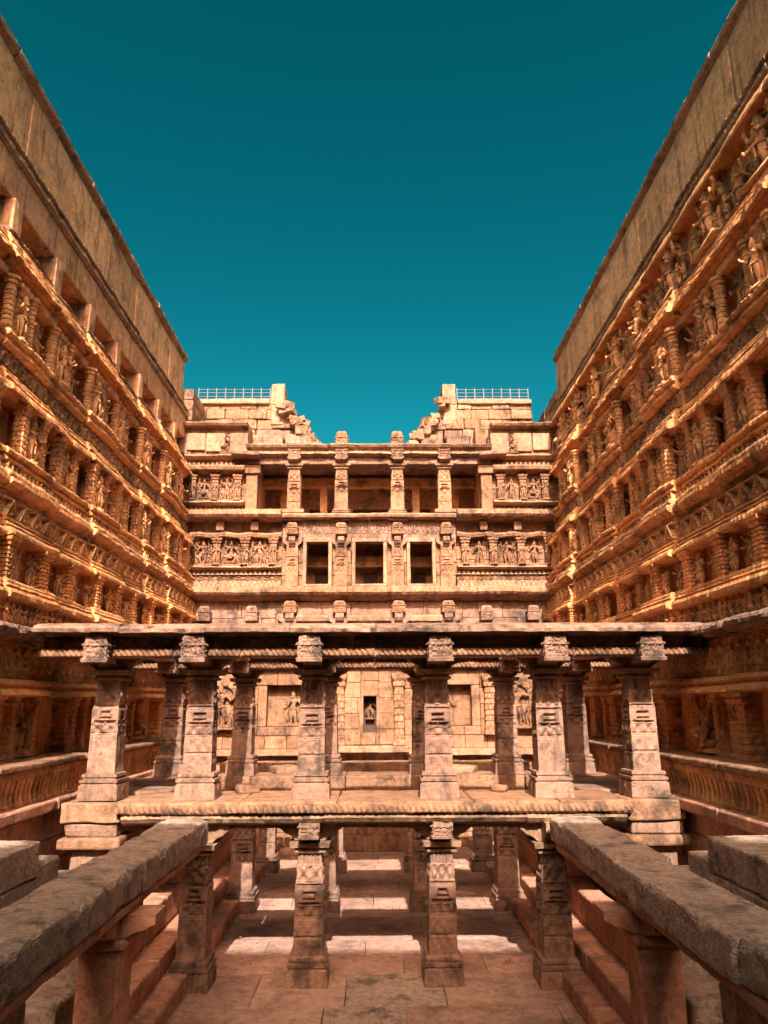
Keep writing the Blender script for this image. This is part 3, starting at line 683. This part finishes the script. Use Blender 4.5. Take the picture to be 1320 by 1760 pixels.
storey_floor(14.0, 13.40, 15.1, 4.3, True)
storey_floor(LY, 18.0, 19.2, 4.3, False)
storey_floor(22.5, 22.0, 23.0, 4.3, False)
for sx in (-1, 1):               # gallery floor along the sides and piers below the outer pillars
    for j in range(3):
        P('gallery_slab', *(sorted((sx * 3.9, sx * 5.35))), 15.11 + j * .95, 15.11 + j * .95 + .94, UF - .22, UF - .01, 'pink', res=.3, amp=.012, r=.03)
    for yy in (14.0, LY):
        x = sx * 4.74
        P('pier', x - .50, x + .50, yy - .52, yy + .5, UF - .34, UF - .01, 'pale', res=.1, amp=.018, r=.03, chip=2)
        P('pier', x - .44, x + .44, yy - .46, yy + .44, UF - .56, UF - .345, 'pink', res=.1, amp=.015, r=.03, chip=2)
        P('pier', x - .52, x + .52, yy - .54, yy + .52, UF - .74, UF - .565, 'pale', res=.1, amp=.018, r=.04, chip=2)
        z = UF - .745
        while z > FZ + .1:
            h = min(.5, z - FZ); P('pier', x - .34, x + .34, yy - .36, yy + .36, z - h + .005, z - .005, 'pink', res=.15, amp=.014, r=.03, chip=1.6); z -= h

# ---------------------------------------------------------------- foreground beams, posts, ledges, stairs
def thing_box(name, label, cat, x0, x1, y0, y1, z0, z1, mat, **k):
    o = bx(name, None, x0, x1, y0, y1, z0, z1, mat, **k); o['label'] = label; o['category'] = cat; return o
for sx, side in ((-1, 'left'), (1, 'right')):
    xa, xb = sorted((sx * 2.68, sx * 3.38)) if sx < 0 else (2.80, 3.50)
    bm = empty('stone_beam', ((xa + xb) / 2, 9, -2.14), 0, f'long weathered grey stone beam running from the lower {side} up to the pavilion', 'beam')
    for (y0, y1) in ((3.2, 6.55), (6.56, 9.62), (9.64, 13.02)):
        me = rbox(xb - xa, y1 - y0, 0.36, 0.045, 0.018, 0.03, 3.6)
        link('beam_stone', me, bm, (random.uniform(-.02, .02), (y0 + y1) / 2 - 9, random.uniform(-.015, .015)), mat='grey', rot=(random.uniform(-.004, .004), random.uniform(-.012, .012), random.uniform(-.006, .006)))
    me = rbox(xb - xa - .1, 9.5, 0.12, 0.1, 0.015, 0.03, 1.5); link('lower_fillet', me, bm, (0, -.9, -.115), mat='red')
    xc = (xa + xb) / 2
    po = empty('stone_post', (xc, 9.5, FZ), 0, f'plain dark stone post with bracket under the {side} foreground beam', 'post')
    zt = -2.26 - FZ
    bx('shaft', po, -.24, .24, -.24, .24, .5, zt - .36, 'red', .12, .014, .03, 1.6)
    bx('base', po, -.31, .31, -.31, .31, 0, .497, 'red', .15, .014, .03, 1.6)
    bx('capital', po, -.30, .30, -.30, .30, zt - .357, zt - .24, 'red', .12, .014, .04, 1.6)
    br = link('bracket', BRACK, po, (0, 0, zt - .237), (.95, 1.1, .69))
    br.material_slots[0].link = 'OBJECT'; br.material_slots[0].material = M['red']
    # stepped ledges beside the floor
    lg = empty('stepped_ledge', (sx * 3.3, 16, FZ), 0, f'low stone ledges stepping up along the {side} edge of the well floor', 'ledge')
    for (a, b, z0, z1) in ((2.98, 3.40, 0, .28), (3.34, 3.75, 0.0, .58)):
        y = 6.5
        while y < 25.8:
            w = random.uniform(1.5, 2.6); x0, x1 = sorted((sx * (a - 3.3), sx * (b - 3.3)))
            bx('ledge_stone', lg, x0, x1, y - 16 + .006, min(y + w, 25.9) - 16 - .006, z0, z1 + random.uniform(-.01, .01), 'red', .22, .014, .035, 1.8); y += w
    for (z0, z1) in ((0.0, .62), (.625, 1.1), (1.105, 1.55)):
        y = 6.5
        while y < 25.5:
            w = random.uniform(1.1, 2.0)
            if not (z1 > 1.5 and 12 < y < 14.2) and not (z1 > .7 and y < 10.6): 
                x0, x1 = sorted((sx * (3.72 - 3.3), sx * (4.15 - 3.3)))
                bx('masonry_block', lg, x0, x1, y - 16 + .006, y + w - 16 - .006, z0 + .003, z1, 'red', .35, .014, .03, 1.6)
            y += w
    # outer flight of steps, dropping away from the viewer
    st = empty('stone_stair', (sx * 4.8, 9, FZ), 0, f'heavy stone steps between the {side} beam and the {side} wall plinth', 'stairs')
    tops = [(5.5, 10.55, -1.68), (10.56, 11.25, -1.98), (11.26, 11.85, -2.28), (11.86, 12.45, -2.58), (12.46, 13.05, -2.88), (13.06, 13.7, -3.2)]
    for (y0, y1, zt) in tops:
        z = FZ
        while z < zt - .05:
            h = min(.46, zt - z); h = zt - z if zt - z - h < .2 else h
            yy = y0
            while yy < y1 - .05:
                w = min(random.uniform(1.0, 1.6), y1 - yy); w = y1 - yy if y1 - yy - w < .4 else w
                x0, x1 = sorted((sx * (4.30 - 4.8), sx * (5.30 - 4.8)))
                bx('step_block', st, x0, x1, yy - 9 + .005, yy + w - 9 - .005, z - FZ + .004, z + h - FZ - .002, 'grey', .2, .014, .03, 1.6); yy += w
            z += h
    # low inner steps seen under the beam
    for q, (y0, y1, zt) in enumerate(((5.6, 7.7, -2.45), (7.72, 8.5, -3.75), (8.52, 9.2, -3.45), (9.22, 9.95, -3.16), (9.97, 10.58, -2.9))):
        x0, x1 = sorted((sx * ((3.12 if q == 0 else 3.44) - 4.8), sx * (4.28 - 4.8)))
        bx('step_block', st, x0, x1, y0 - 9, y1 - 9, .01, zt - FZ, 'grey', .12, .014, .04, 1.8)

# ---------------------------------------------------------------- back facade
FX, FY = -0.19, 26.0
fac = empty('carved_facade', (FX, FY, FZ), 0, 'sunlit multi-storey carved sandstone facade closing the far end of the well', 'facade')
def Q(nm, x0, x1, y0, y1, z0, z1, mat, **k): return bx(nm, fac, x0, x1, y0, y1, z0 - FZ, z1 - FZ, mat, **{**dict(res=.35, amp=.01, r=.02), **k})
def Qs(nm, prof, x0, x1, y, mat, bay=1.5, **k):
    n = max(1, int(round((x1 - x0) / bay))); b = (x1 - x0) / n
    for i in range(n): link(nm, sweep(b - .01, prof, .035, .014, dent=.035, **k), fac, (x0 + b * (i + .5), y, -FZ + random.uniform(-.01, .01)), mat=mat)
def Qt(nm, meshes, x0, x1, y, z, mat, sx=1.0, sz=1.0, sy=1.0):
    n = max(1, int(round((x1 - x0) / sx))); b = (x1 - x0) / n
    for i in range(n):
        o = link(nm, random.choice(meshes), fac, (x0 + b * (i + .5), y, z - FZ), (b, sy, sz), mat=mat)
        if o.data.materials[0] != M[mat]: o.material_slots[0].link = 'OBJECT'; o.material_slots[0].material = M[mat]
def Qp(nm, me, x, y, z, sc=(1, 1, 1), mat='pale'):
    o = link(nm, me, fac, (x, y, z - FZ), sc, mat=mat)
    if o.data.materials[0] != M[mat]: o.material_slots[0].link = 'OBJECT'; o.material_slots[0].material = M[mat]
    return o
def blocks(x0, x1, z0, z1, y0, y1, mat, ch=.45, wl=(.7, 1.4), nm='masonry_block'):
    z = z0
    while z < z1 - .04:
        h = min(ch, z1 - z); h = z1 - z if z1 - z - h < .15 else h; x = x0 - random.uniform(0, .5)
        while x < x1 - .02:
            w = random.uniform(*wl); a, b = max(x, x0), min(x + w, x1)
            if b - a > .06: Q(nm, a + .004, b - .004, y0 - random.uniform(0, .02), y1, z + .004, z + h - .004, mat, res=.5)
            x += w
        z += h
# lower body (seen through the pavilion): side parts and centre with niches
Q('rear_core', -7.4, 7.4, 3.2, 3.8, FZ, 8.6, 'wall', res=2, amp=0)
for sx in (-1, 1):
    a, b = sorted((sx * 1.16, sx * 6.6))
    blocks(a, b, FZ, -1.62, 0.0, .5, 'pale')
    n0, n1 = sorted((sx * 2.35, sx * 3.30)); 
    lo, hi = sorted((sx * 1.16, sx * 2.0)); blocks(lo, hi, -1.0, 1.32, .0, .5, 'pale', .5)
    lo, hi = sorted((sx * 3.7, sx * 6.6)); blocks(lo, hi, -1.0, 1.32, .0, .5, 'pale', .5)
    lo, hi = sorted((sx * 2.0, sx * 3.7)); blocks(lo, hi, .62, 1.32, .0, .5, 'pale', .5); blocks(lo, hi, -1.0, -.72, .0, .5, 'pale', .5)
    Q('niche_back', lo, hi, .42, .55, -.72, .62, 'pale'); 
    for e in (lo, hi - .28): Q('niche_jamb', e, e + .28, .02, .45, -.718, .618, 'pale', res=.2)
    Qp('figure', FIGN[0 if sx < 0 else 2], sx * 2.55, .34, -.70, (1.1, .9, 1.15)); Qp('figure', FIG[2 if sx < 0 else 4], sx * 4.9, -.06, -.8, (1.4, 1.2, 1.5))
    Qp('pilaster', pilaster_mesh(1.9, .17, 40), sx * 1.62, -.06, -.98); Qp('pilaster', pilaster_mesh(1.9, .17, 41), sx * 4.0, -.06, -.98)
    Q('shelf', *sorted((sx * 1.2, sx * 6.5)), -.35, .4, -1.62, -1.42, 'cream', res=.15, chip=2)
    blocks(*sorted((sx * 1.16, sx * 6.6)), -1.42, -1.0, .03, .5, 'pale', .42)
blocks(-1.16, -.28, -1.3, 1.15, -.10, .5, 'pale', .5, (.9, 1.2)); blocks(.32, 1.16, -1.3, 1.15, -.10, .5, 'pale', .5, (.9, 1.2))
blocks(-.28, .32, .25, 1.15, -.10, .5, 'pale', .5); blocks(-.28, .32, -1.3, -.92, -.10, .5, 'pale', .5)
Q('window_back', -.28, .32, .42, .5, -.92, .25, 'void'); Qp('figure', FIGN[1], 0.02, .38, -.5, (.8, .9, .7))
for e in (-.285, .235): Q('window_jamb', e, e + .09, -.13, .42, -.92, .25, 'pink', res=.2)
Q('shelf', -1.3, 1.3, -.5, .3, -1.52, -1.32, 'cream', res=.12, chip=2); blocks(-1.16, 1.16, FZ, -1.53, .35, .7, 'pink', .5)
Q('bench', -1.25, 1.25, -.9, .34, -2.4, -2.05, 'cream', res=.15, chip=2); blocks(-1.2, 1.2, FZ, -2.41, -.8, .3, 'pale', .5)
for sx in (-1, 1): Qp('pilaster', pilaster_mesh(2.3, .16, 43), sx * .98, -.2, -1.3)
Qs('cornice', [(-.2, 1.36), (.25, 1.35), (.34, 1.28), (.26, 1.2), (-.2, 1.14)], -6.6, 6.6, 0, 'pale')
# bracket storey z 1.35 .. 3.4
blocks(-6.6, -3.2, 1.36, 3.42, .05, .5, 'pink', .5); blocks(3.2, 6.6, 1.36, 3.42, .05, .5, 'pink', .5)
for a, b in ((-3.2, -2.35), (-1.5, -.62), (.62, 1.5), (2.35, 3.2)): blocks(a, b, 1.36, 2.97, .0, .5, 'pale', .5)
for a, b in ((-2.35, -1.5), (-.62, .62), (1.5, 2.35)):
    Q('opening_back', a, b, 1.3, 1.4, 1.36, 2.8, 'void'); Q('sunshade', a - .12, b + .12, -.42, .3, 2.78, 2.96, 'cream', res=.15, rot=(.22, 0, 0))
blocks(-3.2, 3.2, 2.98, 3.42, .02, .5, 'pink', .4)
for x in (-2.68, -1.0, 1.0, 2.68):
    Qp('carved_block', STUB, x, -.28, 3.0, (.95, .9, .95)); Qp('bracket', BRACK, x, -.15, 2.6, (.7, .6, 1.1), 'pink'); Q('pilaster', x - .22, x + .22, -.12, .1, 1.37, 2.6, 'pink', res=.15)
for sx in (-1, 1):
    for x in (4.0, 5.6): Qp('carved_block', STUB, sx * x, -.12, 2.75, (.9, .8, 1.2), 'pink')
    Qs('moulding', [(-.1, 2.3), (.14, 2.29), (.2, 2.22), (.12, 2.16), (-.1, 2.14)], *sorted((sx * 3.0, sx * 6.6)), .05, 'pink')
    Qt('frieze_panel', FR_FIL, *sorted((sx * 3.2, sx * 6.5)), .05, 1.55, 'pink', 1.1, 1.1)
Qs('cornice', [(-.2, 3.92), (.42, 3.90), (.55, 3.80), (.58, 3.68), (.50, 3.60), (.3, 3.52), (-.1, 3.42)], -6.6, 6.6, .02, 'pale', rag=.06)
# window storey z 3.9 .. 5.65
for sx in (-1, 1):
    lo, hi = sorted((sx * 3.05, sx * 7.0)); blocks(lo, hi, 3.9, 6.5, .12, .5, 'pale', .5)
    Qt('petal_row', FR_PET, lo, hi, .06, 4.36, 'cream', .9, .9); Q('plinth_band', lo, hi, -.10, .2, 3.925, 4.14, 'cream', res=.2, chip=1.5); Qt('scallop', FR_SCA, lo, hi, -.09, 3.94, 'cream', .9, .85, .7); Qt('frieze_panel', FR_FIL, lo, hi, .09, 4.15, 'pale', .9, .45)
    Qs('sill', [(-.2, 4.66), (.22, 4.65), (.28, 4.58), (.18, 4.53), (-.2, 4.52)], lo, hi, .08, 'cream', rag=.04)
    for i in range(4):
        x = sx * (3.35 + .98 * i); Qp('pilaster', pilaster_mesh(.98, .13, 50 + i), x, -.02, 4.66, mat='pale')
        if i < 3: Qp('figure', FIG[(i * 3 + 5 * (sx > 0)) % 12], x + sx * .49, .06, 4.66, (.82, .9, .94)); 
        Qp('figure', FIGN[(i + 2 * (sx > 0)) % 7], x, -.14, 4.68, (.62, .6, .74))
    Qs('cornice', [(-.2, 5.86), (.25, 5.84), (.32, 5.78), (.28, 5.68), (-.2, 5.62)], lo, hi, .06, 'pale', 1.0, rag=.05, drop=wave(1, .05))
    Qt('frieze_panel', FR_FIL, lo, hi, .14, 5.86, 'dark', .9, .95)
    for x in (4.0, 5.2): Q('bracket_block', sx * x - .13, sx * x + .13, -.3, .2, 5.88, 6.22, 'pale', res=.12)
    Qs('pale', [(-.1, 6.62), (.5, 6.60), (.72, 6.48), (.78, 6.36), (.70, 6.28), (.45, 6.26), (-.1, 6.22)], lo, hi, .08, 'pale', 1.5, rag=.08)
WN = ((-2.19, -1.43), (-.485, .485), (1.43, 2.19))
for a, b in WN:
    for (x0, x1, z0, z1) in ((a - .13, a, 3.95, 5.50), (b, b + .13, 3.95, 5.50), (a - .13, b + .13, 5.503, 5.66)):
        Q('window_frame', x0 + .003, x1 - .003, -.08, .35, z0, z1, 'cream', res=.2)
    Q('window_sill', a - .12, b + .12, -.14, .35, 3.93, 4.02, 'cream', res=.2)
    Q('window_back', a - .4, b + .4, 1.9, 2.0, 3.9, 6.2, 'wall'); Q('doorway', (a + b) / 2 - .22, (a + b) / 2 + .28, 1.82, 1.899, 3.92, 4.72, 'void'); Q('inner_lintel', a - .3, b + .3, 1.3, 1.6, 4.85, 5.25, 'wall')  # doorway is a near-black panel coloured as a shaded opening
for a, b in ((-3.05, -2.32), (-1.30, -.615), (.615, 1.30), (2.32, 3.05)):
    blocks(a, b, 3.9, 5.66, .06, .5, 'pale', .44, (.8, 1.0))
for x in (-2.68, -.98, .98, 2.68):
    Qp('pilaster', SHAFT, x, -.02, 3.3, (.78, .6, 1.12), 'pale'); Qp('bracket', BRACK, x, -.05, 5.30, (.55, .55, 1.0), 'pink'); Qp('carved_block', STUB, x, -.22, 5.72, (.85, .9, 1.0))
Q('band', -3.05, 3.05, 0.0, .5, 5.665, 6.30, 'pink', res=.3); Qt('frieze_panel', FR_FIG, -3.0, 3.0, .01, 5.80, 'pink', 1.0, .8)
Qs('cornice', [(-.2, 6.50), (.30, 6.49), (.40, 6.42), (.36, 6.34), (-.2, 6.30)], -3.05, 3.05, 0, 'cream', rag=.05)
Q('storey_floor', -4.5, 4.5, .35, 3.2, 6.3, 6.48, 'pink', res=.6)
# pillared storey z 6.5 .. 8.55
for x in (-2.68, -1.0, 1.0, 2.68):
    p = Qp('pillar', SHAFTS[int(abs(x)) % 4], x, .1, 6.26, (.84, .84, .96), 'pale'); b_ = link('base', BASE, p, mat='pale'); link('capital', CAPN, p); link('bracket', BRACK, p, (0, 0, 2.171), (1, 1, .5))
    Qp('carved_block', STUB, x, -.1, 8.5, (.95, .95, 1.3), 'pink'); Qp('carved_block', STUB, x, .05, 9.02, (.95, .95, 1.4), 'pale') if abs(x) < 2 else None
for sx in (-1, 1):
    lo, hi = sorted((sx * 4.0, sx * 4.4)); Q('pier', lo, hi, -.05, .4, 6.62, 8.0, 'pale', res=.2); Q('pier_cap', lo - .1, hi + .1, -.15, .45, 8.003, 8.3, 'pale', res=.15)
    Q('gallery_side', *sorted((sx * 4.05, sx * 4.35)), .41, 3.2, 6.49, 8.5, 'wall', res=.6)
    Q('side_parapet', *sorted((sx * 2.3, sx * 4.3)), -.32, .3, 6.505, 6.64, 'cream', res=.15, chip=2)
    Q('inner_post', sx * 1.75 - .14, sx * 1.75 + .14, 1.7, 1.95, 6.49, 8.4, 'wall', res=.3); Q('inner_post', sx * 3.3 - .14, sx * 3.3 + .14, 2.2, 2.45, 6.49, 8.4, 'wall', res=.3)
    # carved end panels beside the gallery
    lo, hi = sorted((sx * 4.42, sx * 7.4)); blocks(lo, hi, 6.5, 9.9, .2, .6, 'pale', .5)
    Qt('petal_row', FR_PET, lo, hi, .14, 6.66, 'cream', .9, .9); Qs('sill', [(-.2, 7.0), (.22, 6.99), (.28, 6.92), (.18, 6.86), (-.2, 6.84)], lo, hi, .12, 'cream', 1.1, rag=.04)
    for i in range(3):
        x = sx * (4.7 + .8 * i); Qp('pilaster', pilaster_mesh(.98, .12, 60 + i), x, .06, 7.0, mat='pale'); Qp('figure', FIGN[(i + 3 + 2 * (sx > 0)) % 7], x, -.05, 7.02, (.62, .6, .74))
        if i < 2: Qp('figure', FIG[(i * 2 + 1 + 4 * (sx > 0)) % 12], x + sx * .4, .14, 7.0, (.7, .9, .92))
    Qs('pale', [(-.1, 8.30), (.36, 8.28), (.46, 8.2), (.42, 8.1), (-.1, 8.0)], lo, hi, .14, 'pale', 1.1, rag=.06)
    Qt('scallop', FR_PET, lo, hi, .13, 8.32, 'cream', .9, 1.0); Qs('moulding', [(-.1, 8.75), (.24, 8.74), (.3, 8.66), (.2, 8.58), (-.1, 8.55)], lo, hi, .16, 'pale', 1.1, rag=.05)
    for i, x in enumerate((4.75, 5.6, 6.3)): Q('panel', sx * x - .33, sx * x + .33, .08, .3, 8.85 + .05 * i, 9.6, 'cream', res=.15, chip=1.6)
    Qp('figure', FIG[3 if sx < 0 else 7], sx * 5.25, .18, 8.82, (.5, .8, .75))
    Qs('cornice', [(-.1, 9.98), (.3, 9.96), (.36, 9.9), (.3, 9.82), (-.1, 9.76)], lo, hi, .18, 'pale', 1.1, rag=.06)
    Q('bracket_slab', *sorted((sx * 3.9, sx * 4.9)), -.6, .4, 8.56, 8.70, 'pink', res=.15, chip=2, rot=(0, sx * -.06, 0))
for a, b in ((-1.9, -.35), (-.3, .3), (.35, 1.9)): pass
Q('opening_back', -4.0, 4.0, 3.165, 3.19, 6.49, 7.44, 'void', res=2, amp=0)  # near-black sheet painting shade into the lower openings
Q('rear_wall', -4.1, 4.1, 2.9, 3.15, 7.45, 8.5, 'umber', res=.6)  # umber paints this back wall darker, as shade in the pillared storey
for x in (-2.6, -.9, .9, 2.6): Q('rear_post', x - .22, x + .22, 2.85, 3.16, 6.49, 7.448, 'wall', res=.4)
Q('inner_beam', -4.05, 4.05, 1.65, 2.0, 8.0, 8.35, 'wall', res=.5)
Q('beam', -4.4, 4.4, -.05, .4, 8.36, 8.62, 'pink', res=.2, chip=2); Q('gallery_roof', -4.4, 4.4, .41, 3.2, 8.5, 8.7, 'pink', res=.6)
Qs('cornice', [(-.2, 9.06), (.30, 9.05), (.42, 8.98), (.36, 8.90), (.2, 8.84), (.24, 8.74), (.3, 8.68), (.1, 8.62), (-.1, 8.62)], -4.4, 4.4, .0, 'dark', 1.5, rag=.08)
Q('roof_top', -4.4, 4.4, .1, 3.2, 8.705, 9.0, 'pink', res=.5)

# ---------------------------------------------------------------- broken upper masonry and railings behind the facade
def upper(sx, lab, lab2):
    DX = -.5 if sx > 0 else 0
    rt = empty('ruined_masonry', (FX + DX, 28.6, 8.4), 0, lab, 'masonry'); rn = random.Random(5 + sx * 3)
    def B(x0, x1, y0, y1, z0, z1, mat, **k):
        a, b = sorted((sx * x0, sx * x1)); return bx(k.pop('nm', 'masonry_block'), rt, a + .005, b - .005, y0, y1, z0 - 8.4, z1 - 8.4, mat, **{**dict(res=.16, amp=.02, r=.035, chip=1.8), **k})
    edge = [1.95, 2.2, 2.4, 2.55, 2.8, 3.05, 3.45] if sx < 0 else [2.05, 2.2, 2.65, 2.75, 2.8, 3.2, 3.4]
    for i in range(7):
        z = 8.9 + i * .42; x = edge[i]
        while x < 7.0:
            w = rn.uniform(.5, 1.1); w = 7.0 - x if 7.0 - x - w < .4 else w
            B(x, x + w, -.3 - (.5 if i < 3 else 0) + rn.uniform(-.05, .05), 1.6, z, z + .415, rn.choice(('pale', 'cream', 'pale', 'pink')) if x > 3.2 else rn.choice(('dark', 'pink')), rot=(rn.uniform(-.05, .05), rn.uniform(-.05, .05), rn.uniform(-.15, .15)) if x < 3.2 else (0, 0, 0)); x += w
    B(3.4, 3.95, -.35, .5, 11.6, 12.5, 'cream', nm='block_tower'); B(3.42, 3.93, -.36, .5, 10.75, 11.595, 'cream', nm='block_tower')
    for i in range(26):
        t = rn.random(); x = 1.75 + 1.75 * t + rn.uniform(-.15, .1); z = 8.98 + 2.5 * t + rn.uniform(-.1, .14); w = rn.uniform(.12, .3)
        bx('rubble_stone', rt, sx * x - w, sx * x + w, -.75, -.75 + rn.uniform(.25, .6), z - 8.4, z - 8.4 + rn.uniform(.14, .32), rn.choice(('dark', 'pink', 'umber', 'pale')), .12, .025, .018, 2.0, rot=(rn.uniform(-.3, .3), rn.uniform(-.35, .35), rn.uniform(-.6, .6)))
    B(2.9, 3.3, -.5, .6, 10.9, 11.2, 'dark'); B(2.6, 2.9, -.9, .3, 10.15, 10.5, 'dark')
    B(4.0, 7.0, -.42, .6, 11.62, 11.84, 'cream', nm='coping_stone')
    B(4.5, 4.9, -1.6, -1.0, 8.6, 10.2, 'pale'); B(5.0, 7.0, -1.3, -.9, 8.9, 9.95, 'pale', nm='wall_slab')
    rl = empty('metal_railing', (FX + DX + sx * 5.5, 28.7, 11.84), 0, lab2, 'railing')
    def bar(nm, x0, x1, z0, z1): bx(nm, rl, x0, x1, -.02, .02, z0, z1, 'metal', res=9, amp=0, r=.006)
    for z in (.12, .28, .44, .58): bar('rail', -1.45, 1.45, z, z + .024)
    for i in range(9): x = -1.45 + i * .3625; bx('post', rl, x - .02, x + .02, -.05, -.022, 0, .64, 'metal', res=9, amp=0, r=.006)
for sx, lab in ((-1, 'low stained masonry stub where the left wall meets the far terrace'), (1, 'low stained masonry stub where the right wall meets the far terrace')):
    sb = empty('masonry_stub', (sx * 7.2, 28.5, 8.0), 0, lab, 'masonry')
    for r_ in range(8):
        y = 26.15
        while y < 30.4 - r_ * .12:
            w = random.uniform(.6, 1.3); bx('masonry_block', sb, -.42 + random.uniform(-.03, .03), .5, y - 28.5 + .005, y + w - 28.5 - .005, r_ * .42, r_ * .42 + .415, random.choice(('pink', 'pale', 'dark')), .2, .02, .03, 1.8); y += w
upper(-1, 'broken pale masonry with block tower above the far facade, left of the sky gap', 'pale metal railing on the far terrace at the left')
upper(1, 'broken pale masonry with block tower above the far facade, right of the sky gap', 'pale metal railing on the far terrace at the right')

# ---------------------------------------------------------------- added unseen block behind the viewpoint, sized to shade the foreground
oc = empty('shade_block', (0, -14, FZ), 0, 'tall stone block added behind the viewpoint, out of view, to shade the foreground', 'pavilion')
TE = math.tan(SUN_EL)
YO = -10.0
zc = -3.1 + (14 - YO) * TE; zs = -0.9 + (9.2 - YO) * TE
SHX = math.tan(SUN_AZ) * 23
bx('wall', oc, -4.5 + SHX, 4.5 + SHX, 2.0, YO + 14, 0, zc - FZ, 'wall', 1.0, .03, .05)  # blocker sized from the sun angle, not a wall of the well
for sx in (-1, 1): bx('shade_wing', oc, *[v + SHX for v in sorted((sx * 4.5, sx * 6.2))], 2.0, YO + 14, 0, zs - FZ, 'wall', 1.0, .03, .05)

# ---------------------------------------------------------------- loose stones lying about
def loose(label, x, y, z, w, d, h, rot, mat='pale'):
    o = link('loose_stone', rbox(w, d, h, .09, .02, .04, 2.0), None, (x, y, z), rot=rot, mat=mat); o['label'] = label; o['category'] = 'stone'; o['group'] = 'loose stones on the pavilion floors'
loose('fallen lit slab lying aslant behind the third upper pillar from the left', -2.15, 18.95, UF - .01, .62, .85, .17, (0, 0, .35), 'cream')
loose('fallen lit slab lying aslant behind the fourth upper pillar from the left', 2.0, 18.9, UF - .01, .8, .7, .15, (0, 0, -.3), 'cream')
loose('small rounded stone on the pavilion floor right of the second upper pillar', -2.35, 14.75, UF - .01, .42, .3, .16, (0, .03, .5))
loose('small broken stone on the pavilion floor left of the fifth upper pillar', 2.3, 14.8, UF - .01, .3, .24, .12, (0, 0, -.5))

# grit and small chips swept against the ledges and lying on the floor
rn = random.Random(77); V = []; F = []
for i in range(420):
    side = rn.choice((-1, 1)); x = side * (2.95 - abs(rn.gauss(0, .22))) if rn.random() < .6 else rn.uniform(-2.8, 2.8); y = rn.uniform(9, 25); r = rn.uniform(.012, .035) * (1.6 if rn.random() < .08 else 1); b = len(V)
    for (a, c, d) in ((1, 0, 0), (0, 1, 0), (-1, 0, 0), (0, -1, 0), (0, 0, 1), (0, 0, -1)):
        V.append((x + a * r * rn.uniform(.6, 1.3), y + c * r * rn.uniform(.6, 1.3), FZ + .01 + r * .4 + d * r * rn.uniform(.4, .8)))
    for f in ((0, 1, 4), (1, 2, 4), (2, 3, 4), (3, 0, 4), (1, 0, 5), (2, 1, 5), (3, 2, 5), (0, 3, 5)): F.append(tuple(b + q for q in f))
link('grit', pym('grit', V, F), None, mat='floor', kind='stuff', label='small stone chips and grit scattered over the well floor', category='grit')

for nm, grp in (('carved_wall', 'carved side walls of the well'), ('stone_beam', 'foreground stone beams'), ('stone_post', 'posts under the foreground beams'), ('stepped_ledge', 'ledges along the well floor'),
                ('stone_stair', 'side flights of stone steps'), ('metal_railing', 'railings on the far terrace'), ('ruined_masonry', 'broken masonry above the far facade'), ('masonry_stub', 'masonry stubs at the wall ends')):
    for o in scene.collection.objects:
        if o.parent is None and o.name.split('.')[0] == nm: o['group'] = grp
